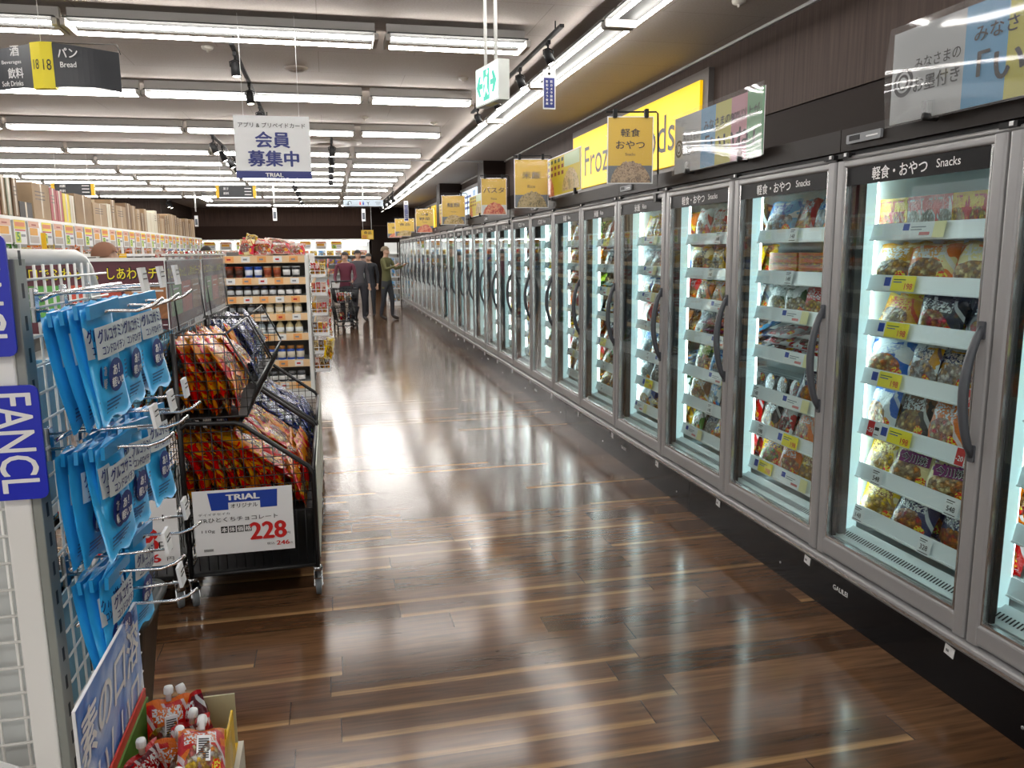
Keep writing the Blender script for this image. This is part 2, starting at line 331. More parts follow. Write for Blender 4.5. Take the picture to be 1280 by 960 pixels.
def mesh_of(name,mb,org=(0,0,0)):
    me=bpy.data.meshes.new(name); ox,oy,oz=org
    me.from_pydata([(x-ox,y-oy,z-oz) for x,y,z in mb.v],[],mb.f)
    for m in mb.mats: me.materials.append(m)
    me.polygons.foreach_set('material_index',mb.m); me.polygons.foreach_set('use_smooth',mb.sm)
    me.update(); return me
def tag(o,label=None,cat=None,group=None,kind=None):
    if label: o['label']=label
    if cat: o['category']=cat
    if group: o['group']=group
    if kind: o['kind']=kind
    return o
def thing(name,label,cat,loc=(0,0,0),rz=0,group=None):
    o=bpy.data.objects.new(name,None); COL.objects.link(o); o.empty_display_size=.05
    o.location=loc; o.rotation_euler=(0,0,rz); return tag(o,label,cat,group)
def worg(p):
    v=Vector((0,0,0))
    while p is not None: v+=Vector(p.location); p=p.parent
    return v
def obj(name,mb,parent=None,label=None,cat=None,group=None,kind=None,local=False):
    """mb in world coordinates (local=True: in the parent's)"""
    if parent is not None:
        me=mesh_of(name,mb,(0,0,0) if local else worg(parent))
        o=bpy.data.objects.new(name,me); COL.objects.link(o); o.parent=parent
    else:
        xs=[v[0] for v in mb.v]; ys=[v[1] for v in mb.v]; zs=[v[2] for v in mb.v]
        c=((min(xs)+max(xs))/2,(min(ys)+max(ys))/2,min(zs))
        if kind=='structure' or local: c=(0,0,0)
        me=mesh_of(name,mb,c); o=bpy.data.objects.new(name,me); COL.objects.link(o); o.location=c
    return tag(o,label,cat,group,kind)
def put(name,me,loc,rot=(0,0,0),parent=None,label=None,cat=None,group=None,scale=None):
    o=bpy.data.objects.new(name,me); COL.objects.link(o); o.location=loc; o.rotation_euler=rot
    if scale: o.scale=scale
    if parent is not None: o.parent=parent
    return tag(o,label,cat,group)
def dup(o,parent=None):
    c=o.copy(); COL.objects.link(c)
    if parent is not None: c.parent=parent
    for ch in list(o.children): dup(ch,c)
    return c
ORD=['first','second','third','fourth','fifth','sixth','seventh','eighth','ninth','tenth','eleventh','twelfth','thirteenth','fourteenth','fifteenth','sixteenth','seventeenth','eighteenth','nineteenth','twentieth',
     'twenty-first','twenty-second','twenty-third','twenty-fourth','twenty-fifth','twenty-sixth','twenty-seventh','twenty-eighth','twenty-ninth','thirtieth','thirty-first','thirty-second','thirty-third','thirty-fourth','thirty-fifth','thirty-sixth','thirty-seventh','thirty-eighth','thirty-ninth','fortieth']

# axes for flat writing: facing the aisle from the right (normal -X), facing the camera (normal -Y), facing +X
FX=(Vector((0,-1,0)),Vector((0,0,1))); FC=(Vector((1,0,0)),Vector((0,0,1))); FL=(Vector((0,1,0)),Vector((0,0,1)))

# ------------------------------------------------------------------ package meshes
def bag_geo(w,h,t,seed=0,nx=8,ny=9,wr=.0035):
    """pillow pack standing in XZ, bottom at z=0, face to -Y; returns verts, faces, uvs"""
    r=random.Random(seed); vs=[]; fs=[]; uv=[]
    ph=[r.uniform(0,6.3) for _ in range(6)]
    def prof(u,v):
        a=max(0,1-(2*u-1)**4); b=max(0,math.sin(PI*min(1,max(0,(v-.04)/.92))))**.45
        return a**.6*b
    for side in (-1,1):
        for j in range(ny+1):
            for i in range(nx+1):
                u=i/nx; v=j/ny; p=prof(u,v)
                ww=w*(1-.05*p); x=(u-.5)*ww; z=v*h
                z+= .012*h/.18*math.sin(3*u*PI+ph[0])*(1 if j in (0,ny) else .3)*.4
                d=wr*(math.sin(9*u+ph[1]+5*v)*math.sin(7*v+ph[2])+.6*math.sin(17*u+ph[3])*math.sin(13*v+ph[4]))*min(1,p*2)
                y=side*(t/2*p)+d+.012*math.sin(2.2*v+ph[5])*h/.2
                vs.append((x,y,z)); uv.append((u,v))
    n=(nx+1)*(ny+1)
    for j in range(ny):
        for i in range(nx):
            a=j*(nx+1)+i; b=a+1; c=b+nx+1; d=a+nx+1
            fs.append((a,b,c,d)); fs.append((n+b,n+a,n+d,n+c))
    # side closing strip
    for j in range(ny):
        a=j*(nx+1); d=a+nx+1; fs.append((a,d,n+d,n+a)); a=j*(nx+1)+nx; d=a+nx+1; fs.append((d,a,n+a,n+d))
    for i in range(nx):
        a=i; b=i+1; fs.append((b,a,n+a,n+b)); a=ny*(nx+1)+i; b=a+1; fs.append((a,b,n+b,n+a))
    return vs,fs,uv
_bm={}
def uvmesh(key,vs,fs,uv,mats,midx=None,smooth=True):
    me=bpy.data.meshes.new(key); me.from_pydata(vs,[],fs)
    for m in mats: me.materials.append(m)
    if midx: me.polygons.foreach_set('material_index',midx)
    l=me.uv_layers.new(name='UVMap'); data=[]
    for lp in me.loops: data+=list(uv[lp.vertex_index])
    l.data.foreach_set('uv',data)
    me.polygons.foreach_set('use_smooth',[smooth]*len(fs)); me.update(); return me
def bag_mesh(m,w,h,t,seed=0,name='food_bag'):
    k=('b',m.name,w,h,t,seed)
    if k not in _bm:
        vs,fs,uv=bag_geo(w,h,t,seed); _bm[k]=uvmesh(name,vs,fs,uv,[m])
    return _bm[k]
def carton_mesh(m,w,h,d,name='food_box'):
    k=('c',m.name,w,h,d)
    if k not in _bm:
        e=.0025; vs=[];uv=[];fs=[]
        X0,X1,Y0,Y1,Z0,Z1=-w/2,w/2,-d/2,d/2,0,h
        def face(pts,uvs):
            b=len(vs); vs.extend(pts); uv.extend(uvs); fs.append((b,b+1,b+2,b+3))
        Q=[(0,0),(1,0),(1,1),(0,1)]
        face([(X0,Y0,Z0),(X1,Y0,Z0),(X1,Y0,Z1),(X0,Y0,Z1)],Q)
        face([(X1,Y1,Z0),(X0,Y1,Z0),(X0,Y1,Z1),(X1,Y1,Z1)],Q)
        face([(X0,Y1,Z0),(X0,Y0,Z0),(X0,Y0,Z1),(X0,Y1,Z1)],[(a*.3,b) for a,b in Q])
        face([(X1,Y0,Z0),(X1,Y1,Z0),(X1,Y1,Z1),(X1,Y0,Z1)],[(a*.3,b) for a,b in Q])
        face([(X0,Y0,Z1),(X1,Y0,Z1),(X1,Y1,Z1),(X0,Y1,Z1)],[(a,.5+b*.4) for a,b in Q])
        face([(X0,Y1,Z0),(X1,Y1,Z0),(X1,Y0,Z0),(X0,Y0,Z0)],[(a,b*.1) for a,b in Q])
        # thin tuck flap line
        face([(X0+e,Y0-.0008,Z1-.012),(X1-e,Y0-.0008,Z1-.012),(X1-e,Y0-.0008,Z1-.010),(X0+e,Y0-.0008,Z1-.010)],[(0,.97)]*4)
        _bm[k]=uvmesh(name,vs,fs,uv,[m],smooth=False)
    return _bm[k]
C=dict(red=hexc('#c01c1c'),orange=hexc('#e0701c'),yellow=hexc('#e9c532'),cream=hexc('#e8dcb0'),white=hexc('#dfe3e4'),black=hexc('#15151a'),navy=hexc('#1b2350'),
       blue=hexc('#2a62b8'),green=hexc('#4f8a3a'),lime=hexc('#9cc23c'),brown=hexc('#7a4a26'),magenta=hexc('#a52065'),pink=hexc('#d5707f'),tan=hexc('#c99a5c'),
       purple=hexc('#6a2f78'),sky=hexc('#7fb3d9'),dgreen=hexc('#2d4a2c'),grey=hexc('#9aa4a8'),maroon=hexc('#5c1420'),gold=hexc('#c9a24a'))
FRY=[C['yellow'],C['tan'],C['cream']]; MEAT=[C['brown'],C['tan'],C['cream'],C['maroon']]; VEG=[C['green'],C['lime'],C['red'],C['cream']]; RICE=[C['cream'],C['tan'],C['orange'],C['green']]; PIZ=[C['red'],C['orange'],C['yellow'],C['cream']]
PACK={ # key:(base,accent,foods,band, colour words)
 'boxred':(C['red'],C['yellow'],PIZ,C['yellow'],'red and yellow'),'boxwhite':(C['white'],C['red'],[C['grey'],C['white']],C['red'],'white and red'),
 'whitebag':(C['white'],C['grey'],[C['white'],C['grey'],C['cream']],C['orange'],'white'),'clearbrown':(C['cream'],C['tan'],MEAT,C['white'],'clear brown'),
 'karaage':(C['orange'],C['cream'],[C['cream'],C['tan'],C['brown']],C['white'],'cream and orange'),'browny':(C['tan'],C['yellow'],MEAT,C['red'],'golden brown'),
 'blackchk':(C['black'],C['black'],[C['cream'],C['tan'],C['pink']],C['white'],'black'),'bluefry':(C['blue'],C['white'],[C['orange'],C['tan'],C['cream']],C['white'],'blue and orange'),
 'stick':(C['tan'],C['white'],[C['brown'],C['white'],C['tan']],C['navy'],'tan and white'),'creampur':(C['cream'],C['cream'],[C['orange'],C['cream'],C['brown']],C['purple'],'cream and purple'),
 'yelfry':(C['yellow'],C['cream'],FRY,C['brown'],'yellow'),'navy':(C['navy'],C['navy'],[C['orange'],C['tan'],C['red']],C['white'],'navy'),
 'redbag':(C['red'],C['red'],[C['orange'],C['gold'],C['cream']],C['white'],'red'),'greenwhite':(C['white'],C['green'],VEG,C['dgreen'],'green and white'),
 'darkbr':(C['brown'],C['black'],MEAT,C['white'],'dark brown'),'orangeb':(C['orange'],C['orange'],[C['cream'],C['red'],C['tan']],C['white'],'orange'),
 'clearwhite':(C['white'],C['sky'],[C['white'],C['sky'],C['grey']],C['blue'],'clear white'),'multi':(C['yellow'],C['blue'],PIZ,C['red'],'multicoloured'),
 'pizza':(C['tan'],C['orange'],PIZ,C['red'],'orange'),'gyoza':(C['dgreen'],C['white'],[C['white'],C['cream'],C['grey']],C['white'],'green and clear'),
 'flatred':(C['red'],C['white'],[C['pink'],C['maroon'],C['white']],C['white'],'red and white'),'plaid':(C['red'],C['white'],[C['red'],C['maroon'],C['yellow']],C['white'],'red checked'),
 'yelbr':(C['gold'],C['cream'],MEAT,C['navy'],'yellow brown'),'magenta':(C['magenta'],C['magenta'],[C['pink'],C['white'],C['magenta']],C['white'],'magenta'),
 'pasta':(C['dgreen'],C['lime'],[C['red'],C['cream'],C['orange'],C['green']],C['cream'],'green and red'),'greyw':(C['grey'],C['white'],[C['white'],C['grey']],C['navy'],'grey and white'),
 'rice':(C['cream'],C['green'],RICE,C['red'],'cream rice'),'ricebr':(C['brown'],C['gold'],RICE,C['white'],'brown rice'),'noodle':(C['orange'],C['yellow'],VEG,C['navy'],'orange noodle')}
def pm(k):
    b=PACK[k]; return bag_mat(k,b[0],b[1],b[2],b[3])

# ================================================================== ROOM
m=MB(); m.boxx(-14,4.2,-6,38,-.06,0,M_FLOOR); obj('floor',m,kind='structure')
m=MB(); m.boxx(-14,4.2,-6,38,3.5,3.58,M_CEIL); obj('ceiling',m,kind='structure')
m=MB(); m.boxx(3.78,3.9,-4,38,2.75,3.5,M_WALL); m.boxx(3.80,3.9,-4,38,0,2.75,M_WALLD); obj('wall_right',m,kind='structure')
m=MB(); m.boxx(-5.4,3.9,35.5,35.62,2.75,3.5,M_WALL_LIT); m.boxx(-5.4,3.9,35.53,35.62,0,2.75,M_WALLD_LIT); obj('wall_far',m,kind='structure')
m=MB(); m.boxx(-5.5,-5.4,29.3,35.62,2.72,3.5,M_WALL); m.boxx(-5.5,-5.42,29.3,35.62,0,2.72,M_WALLD); obj('wall_left',m,kind='structure')
m=MB(); m.boxx(-14,-5.4,29.2,29.3,0,3.5,M_WALL); obj('wall_left_far',m,kind='structure')
MT=mat('cornice_grey',(.33,.32,.31),.5)
m=MB(); m.boxx(3.75,3.78,-4,17.05,3.475,3.5,MT); m.boxx(3.75,3.78,17.8,22.8,3.475,3.5,MT); obj('trim_1',m,kind='structure')
m=MB(); m.boxx(-14,3.3,17.05,17.13,3.47,3.5,MT); obj('trim_2',m,kind='structure')
for k,(x0,x1,y0,y1) in enumerate(((3.3,3.8,17.05,17.75),(3.15,3.8,22.8,23.5),(1.85,3.05,35.0,35.5))):
    m=MB(); m.boxx(x0,x1,y0,y1,0,3.5,M_WALLD); m.boxx(x0-.01,x1+.01 if x1<3.5 else x1,y0-.01,y1,2.72,2.75,M_WALL); obj('pillar_%d'%(k+1),m,kind='structure')

# ------------------------------------------------------------------ ceiling lamps
M_HOUS=mat('lamp_housing',(.45,.43,.41),.5); M_PLATE=mat('lamp_plate',(.05,.05,.048),.6,spec=.1)
def fixture_meshes(L,DY):
    hs=MB(); t=MB(); e=MB()
    hs.bev(-L/2,L/2,-(DY+.025),DY+.025,.04,.052,M_PLATE,.005,'x'); hs.bev(-L/2,L/2,-.028,.028,.05,.155,M_HOUS,.008,'x')
    e.bev(-.018,.018,-(DY+.02),DY+.02,-.018,.04,M_HOUS,.012,'x')
    return hs,e
def tube_mesh(L):
    t=MB(); t.tube([(-L/2+.03,0,0),(L/2-.03,0,0)],.015,M_TUBE,10); return mesh_of('lamp_tube',t)
_fx={}; DYR=.125
def ceiling_lamp(x0,x1,y,label,along='x',dy=.07,z=3.42,group='ceiling lamps in cross rows'):
    q_=.962; x0*=q_; x1*=q_; y*=q_; z=1.6+1.82*q_
    L=round(x1-x0,2)
    if (L,dy) not in _fx:
        hs,e=fixture_meshes(L,dy); _fx[(L,dy)]=(mesh_of('housing',hs),mesh_of('end_cap',e),tube_mesh(L))
    H,E_,T=_fx[(L,dy)]
    loc=((x0+x1)/2,y,z) if along=='x' else (y,(x0+x1)/2,z)
    t=thing('ceiling_lamp',label,'ceiling light',loc,0 if along=='x' else PI/2,group)
    put('housing',H,(0,0,0),parent=t); 
    for s in (-1,1): put('end_cap',E_,(s*L/2,0,0),parent=t)
    for s in (-1,1): put('lamp_tube',T,(0,s*dy,0),parent=t)
ROWS=[4.55,7.45,10.25,13.1,15.85,17.75,19.5,21.1,22.6,24.6,27.7,32.4]
SEG=[(-1.96,.49),(.59,1.84),(-4.38,-2.02),(-6.85,-4.45),(-9.3,-6.9),(-11.8,-9.4)]
pos=['middle','short right-hand','left-of-middle','second left-of-middle','third left-of-middle','fourth left-of-middle']
for i,y in enumerate(ROWS):
    for k,(a,b) in enumerate(SEG):
        if k>2 and i<3: continue
        if k>3 and i<6: continue
        if k==5 and i<8: continue
        if y>29.2 and a<-5.3: continue
        ceiling_lamp(a,b,y,'%s fluorescent fixture in the %s cross row of the ceiling'%(pos[k],ORD[i]),dy=.14 if i<2 else .07)
for j,y0 in enumerate([1.62+2.495*k for k in range(13)]):
    ceiling_lamp(y0,y0+2.42,2.43,'long double-tube fixture, %s from the front in the line above the freezers'%ORD[j],along='y',dy=.11,group='line of lamps above the freezers')
for k,(xx,yy) in enumerate(((-3.9,28.6),)):
    ceiling_lamp(yy-1.2,yy+1.2,xx,'lone fixture running lengthwise near the far left corner of the ceiling',along='y',group=None)
for yb,wd in ((1.65,'overhead'),(-1.2,'behind'),(-4.0,'far behind')):
    for k in range(3): ceiling_lamp(*SEG[k],yb,'%s fluorescent fixture in the unseen row %s the viewpoint'%(pos[k],wd))

# ------------------------------------------------------------------ track spotlights
def spot_track(x,y0,y1,ys,label,tilt=1,z=3.36,size=1.0):
    t=thing('track_spotlight',label,'track light',(x,(y0+y1)/2,z))
    m=MB(); m.boxx(x-.018,x+.018,y0,y1,z,z+.025,M_MBLACK)
    for yy in (y0+.2,y1-.2): m.tube([(x,yy,z+.02),(x,yy,3.5)],.006,M_MBLACK)
    obj('track',m,t)
    for yy in ys:
        h=MB(); s=size
        h.box((x,yy,z-.02),(.035*s,.09*s,.04*s),M_MBLACK)
        h.tube([(x,yy,z-.03),(x,yy,z-.075*s)],.012*s,M_MBLACK)
        h.tube([(x-.05*s,yy,z-.15*s),(x-.055*s,yy,z-.1*s),(x,yy,z-.075*s),(x+.055*s,yy,z-.1*s),(x+.05*s,yy,z-.15*s)],.007*s,M_MBLACK)
        d=Vector((tilt*.45,0,-1)).normalized(); c=Vector((x,yy,z-.15*s))
        A=c-d*.06*s; B=c+d*.09*s
        h.tube([A,A+d*.02*s,c,B],[.028*s,.042*s,.047*s,.052*s],M_MBLACK,14)
        p=obj('spot_head',h,t)
        l=MB(); q=B+d*.001; l.tube([q,q+d*.004],.038*s,emit_mat('spot_lens',(1,.93,.8),6.0),12); obj('lens',l,p)
spot_track(-.72,7.5,11.9,(7.75,9.1,10.4,11.6),'black ceiling track with four spotlights in front of the white membership board',size=.85,tilt=.15)
spot_track(-1.62,13.0,16.5,(13.2,14.3,15.4,16.2),'black spotlight track left of the white membership board')
spot_track(.14,13.2,19.8,(13.4,14.8,16.2,17.6,19.0),'black spotlight track right of the white membership board, seen end on',size=1.0,tilt=.1)
spot_track(-.74,20.8,27,(21,23,25,26.8),'small far black spotlight track under the last lamp rows')
spot_track(1.95,6.6,10.8,(7.03,8.08,9.26,10.4),'black spotlight track running beside the lamps above the freezers',size=.8,z=3.40)
spot_track(1.97,24.2,30.5,(24.6,26.3,28.1,29.8),'far black spotlight track beside the freezer lamp line',size=1.2)
spot_track(-5.0,27.9,30.2-1.2,(28.2,28.7),'small spotlight track by the far left wall corner')
for (x,y,r,l) in ((-.23,8.93,.12,'round white ceiling vent beside the nearest spotlight track'),(.05,14.65,.62,'large round ceiling diffuser right of the membership board')):
    m=MB(); m.lathe([(r*.2,0),(r*.25,-.03),(r*.55,-.012),(r*.6,-.035),(r*.9,-.02),(r,-.004),(r,.0)],mat('vent_beige',(.36,.31,.27),.6),(x,y,3.5),28)
    obj('ceiling_vent',m,label=l,cat='vent')
for k,(x,y,l) in enumerate(((-1.0,8.2,'small round smoke sensor on the ceiling left of the nearest vent'),(1.55,9.1,'tiny ceiling sensor behind the exit sign'),(.6,11.9,'flat ceiling sensor above the second lamp row'),(1.62,12.2,'small ceiling sensor close to the freezer lamp line'),(3.2,6.0,'small sprinkler on the ceiling near the right wall'),(1.1,6.0,'small sprinkler left of the exit sign rods'))):
    m=MB(); m.lathe([(.055,0),(.05,-.02),(.03,-.03),(.012,-.034),(.01,-.05)],mat('sensor_ivory',(.5,.47,.42),.5),(x,y,3.5),16); obj('ceiling_sensor',m,label=l,cat='sensor')

# ================================================================== FREEZERS
XF=2.11; P=.878; Y0=.422
LV=[1.644,1.435,1.246,1.037,.814,.615,.42]
HEADT={0:'軽食・おやつ',1:'軽食・おやつ',2:'軽食・おやつ',3:'軽食・おやつ',-1:'軽食・おやつ',4:'米飯',5:'米飯',6:'米飯',7:'パスタ',8:'パスタ',9:'パスタ',10:'パスタ'}
HEADE={'軽食・おやつ':'Snacks','米飯':'Rice','パスタ':'Pasta'}
def door_text(d):
    t=HEADT.get(d,'麺類' if d<16 else '冷凍野菜'); return t,HEADE.get(t,'Noodles' if t=='麺類' else 'Vegetables')
dr=MB()  # door frame, local: x out of the cabinet front, y 0..P
g=.004; st=.056
dr.bev(-.004,.045,g,g+st,.245,1.955,M_FRAME,.012,'z'); dr.bev(-.004,.045,P-g-st,P-g,.245,1.955,M_FRAME,.012,'z')
dr.bev(-.003,.045,g+st-.01,P-g-st+.01,1.925,1.955,M_FRAME,.010,'y'); dr.bev(-.003,.045,g+st-.01,P-g-st+.01,.245,.325,M_FRAME,.014,'y')
for (a,b,c,d) in ((g+st,g+st+.008,.325,1.925),(P-g-st-.008,P-g-st,.325,1.925)): dr.boxx(.001,.02,a,b,c,d,M_FRAME2)
dr.boxx(.001,.02,g+st,P-g-st,.325,.335,M_FRAME2)
for (a,b) in ((g+st+.008,g+st+.02),(P-g-st-.02,P-g-st-.008)): dr.boxx(.022,.04,a,b,.335,1.925,M_MBLACK)
DOORM=mesh_of('door',dr)
gl=MB(); gl.boxx(.014,.019,g+st-.002,P-g-st+.002,.33,1.93,M_GLASS); GLASSM=mesh_of('glass',gl)
hd=MB(); hp=[]
for k in range(13):
    u=k/12; hp.append((-.004-.052*math.sin(PI*u)**.7,.034+.004*math.sin(PI*u),1.335-.44*u))
hd.tube(hp,[.013+.004*math.sin(PI*k/12) for k in range(13)],M_HANDLE,10)
for z in (1.325,.905): hd.bev(-.012,0,.02,.048,z-.03,z+.03,M_HANDLE,.006,'x')
HANDM=mesh_of('handle',hd)
_sg={}
def sign_mesh(d):
    a,b=door_text(d)
    if a not in _sg:
        m=MB(); m.boxx(.008,.013,g+st,P-g-st,1.852,1.927,M_SIGNB)
        w=.30 if len(a)>4 else .052*len(a)
        cy=P*.58
        m.text(a,(.008,cy,1.889),*FX,M_TXTW,w=w,h=.05,off=.001,bold=.025)
        m.text(b,(.008,cy-w/2-.045,1.892),*FX,M_TXTW,h=.030,align='l',off=.001,bold=.01)
        _sg[a]=mesh_of('door_sign',m)
    return _sg[a]
mu=MB(); mu.boxx(.055,.09,-.035,.035,.34,1.93,mat('mullion_dark',(.05,.055,.058),.4)); mu.boxx(.09,.148,-.024,.024,.36,1.92,M_LEDBOX); MULM=mesh_of('mullion',mu)
ld=MB(); ld.tube([(.163,0,.45),(.163,0,1.90)],.009,M_LED,8); LEDM=mesh_of('led_strip',ld)
sh=MB(); sh.boxx(.146,.78,.03,P-.03,-.012,0,M_SHELF)
for k in range(8): sh.boxx(.30+.05*k,.31+.05*k,.03,P-.03,.0,.002,M_CABW)
SHELFM=mesh_of('shelf',sh)
rl=MB(); rl.add([(.128,.03,-.014),(.128,P-.03,-.014),(.142,P-.03,.052),(.142,.03,.052),(.133,.03,-.014),(.133,P-.03,-.014),(.147,P-.03,.052),(.147,.03,.052)],[(0,3,2,1),(4,5,6,7),(0,1,5,4),(2,3,7,6),(0,4,7,3),(1,2,6,5)],M_RAIL)
rl.boxx(.124,.13,.03,P-.03,-.016,-.010,M_WHITE); RAILM=mesh_of('price_rail',rl)
dk=MB(); dk.boxx(.146,.78,.03,P-.03,-.03,0,M_SHELF)
dk.add([(.055,.02,-.095),(.055,P-.02,-.095),(.135,P-.02,-.05),(.135,.02,-.05)],[(0,3,2,1)],M_SHELF)
for k in range(52):
    y=.045+k*(P-.09)/51; dk.add([(.075,y,-.0815),(.075,y+.007,-.0815),(.100,y+.007,-.0675),(.100,y,-.0675)],[(0,3,2,1)],M_DARKSLOT)
DECKM=mesh_of('bottom_deck',dk)
_cd={}
def card_mesh(kind,num=None):
    key=(kind,num)
    if key in _cd: return _cd[key]
    m=MB(); tilt=(Vector((0,-1,0)),Vector((.2,0,.98)))
    O=(.123,0,.02)
    def q(mt,u0,u1,v0,v1,o): m.quad(O,tilt[0],tilt[1],mt,u0,u1,v0,v1,o)
    if kind=='white':
        q(M_PAPER,-.035,.035,-.035,.035,.002)
        m.text(num or '148',(O[0]-.001,0,.014),*tilt,M_TXTB,h=.02,off=.004,bold=.02)
        q(M_TXTB,-.028,.012,.022,.026,.003); q(M_TXTB,-.028,.026,-.029,-.026,.003); q(M_TXTB,-.028,.004,.014,.017,.003)
    elif kind=='yellow':
        q(M_YELC,-.03,.105,-.03,.032,.002); q(M_WHITE,-.075,-.03,-.03,.032,.002); q(M_BLUE,-.072,-.036,-.012,.024,.003)
        q(hm('#2a5a3a'),-.02,.05,.014,.018,.003); q(M_BLUE,-.02,.03,.004,.008,.003)
        m.text(num or '198',(O[0]-.002,-.072,.010),*tilt,M_RED,h=.024,off=.004,bold=.02)
    elif kind=='long':
        q(M_PAPER,-.11,.06,-.03,.032,.002); q(hm('#e9e0a8'),.06,.12,-.03,.032,.002); q(M_BLUE,-.105,-.07,.0,.026,.003)
        q(hm('#7d8890'),-.06,.02,.010,.014,.003); q(hm('#7d8890'),-.06,.0,.0,.004,.003); q(hm('#cc7777'),-.01,.045,-.02,-.008,.003)
    elif kind=='redw':
        q(M_RED,-.04,.002,-.03,.034,.002); q(M_PAPER,.002,.045,-.03,.034,.002)
        m.text('-20',(O[0],.019,.016),*tilt,M_TXTW,w=.034,off=.004,bold=.02)
        q(M_TXTB,.008,.035,.0,.014,.003); q(M_TXTB,.008,.035,-.02,-.017,.003)
    _cd[key]=mesh_of('price_card',m); return _cd[key]
CARDS={1:[[('long',.50,None)],[('yellow',.62,None),('yellow',.10,None)],[('yellow',.64,None),('white',.12,'298')],[('yellow',.66,None),('redw',.18,None)],[('redw',.70,None),('yellow',.58,None),('redw',.20,None)],[('white',.66,'548'),('white',.24,'548')],[('white',.76,'148'),('white',.36,'328')]],
 2:[[('white',.50,None)],[('white',.52,None)],[('long',.46,None)],[('long',.42,None)],[('yellow',.84,None) if 0 else ('white',.78,None),('long',.42,None)],[('white',.72,'198'),('yellow',.48,None)],[('yellow',.70,None),('long',.40,None)]],
 3:[[('white',.40,None)],[('white',.48,None)],[('long',.36,None)],[('long',.34,None)],[('long',.36,None)],[('white',.44,None)],[('long',.66,None),('white',.20,None)]]}
kp=MB(); kp.boxx(0,.06,0,3*P,0,.195,M_BLACK); kp.boxx(-.001,0,1.5*P-.001,1.5*P+.001,.005,.19,M_MBLACK)
for y in (.32*P,1.7*P): kp.lathe([(.006,-.003),(.006,0)],M_FRAME,(0,y,.07),8,'x')
KICKM=mesh_of('kick_plate',kp)
lg=MB(); lg.text('GALILEI',(0,3*P-.19,.125),*FX,M_TXTW,w=.10,off=.001,bold=.03); LOGOM=mesh_of('maker_plate',lg)
rb=MB(); rb.bev(-.022,.03,0,3*P,.2,.24,M_FRAME,.012,'y'); rb.boxx(-.024,-.02,0,3*P,.214,.224,M_FRAME2); RAILB=mesh_of('bumper_rail',rb)
for_hd=MB(); for_hd.boxx(0.01,.95,.002,3*P-.002,1.995,2.085,M_HEADER); for_hd.boxx(.03,.08,0,3*P,1.955,1.996,M_MBLACK)
for_hd.tube([(.012,.03,1.965),(.012,3*P-.03,1.965)],.009,M_FRAME,8)
for k in range(4): for_hd.box((.006,min(max(k*P,.05),3*P-.05),1.975),(.03,.07,.018),M_MBLACK); for_hd.box((.0,min(max(k*P,.05),3*P-.05)-.012,1.978),(.02,.016,.014),M_WHITE)
HEADM=mesh_of('header_panel',for_hd)
dp=MB(); dp.bev(-.003,.012,-.105,.105,2.020,2.055,hm('#85888c'),.006,'x'); dp.boxx(-.005,-.003,.02,.085,2.03,2.05,M_MBLACK); dp.boxx(-.004,-.003,-.09,-.02,2.034,2.040,M_PAPER); DISPM=mesh_of('temperature_display',dp)
bd=MB(); bd.boxx(.80,.95,0,3*P,.06,1.995,M_CABW); bd.boxx(.06,.82,0,3*P,.12,.315,M_CABW); bd.boxx(.05,.82,0,3*P,1.935,1.995,M_CABW)
bd.boxx(.05,.8,-.0,.02,.3,1.94,M_CABW); bd.boxx(.05,.8,3*P-.02,3*P,.3,1.94,M_CABW)
for k in range(40):
    y=.1+k*.063; bd.boxx(.40,.415,y,y+.035,1.934,1.936,M_DARKSLOT); bd.boxx(.43,.445,y,y+.035,1.934,1.936,M_DARKSLOT)
BODYM=mesh_of('cabinet_body',bd)
tgm=MB(); tgm.box((-.0015,0,.168),(.002,.045,.038),M_PAPER,(R(8),0,0)); 
for k in range(5): tgm.boxx(-.0032,-.0028,.002+k*.003,.0035+k*.003,.162,.172,M_TXTB)
TAGM=mesh_of('asset_tag',tgm)
NU=9
RU=['cut off at the right edge']+['%s from the right edge'%ORD[i] for i in range(1,12)]
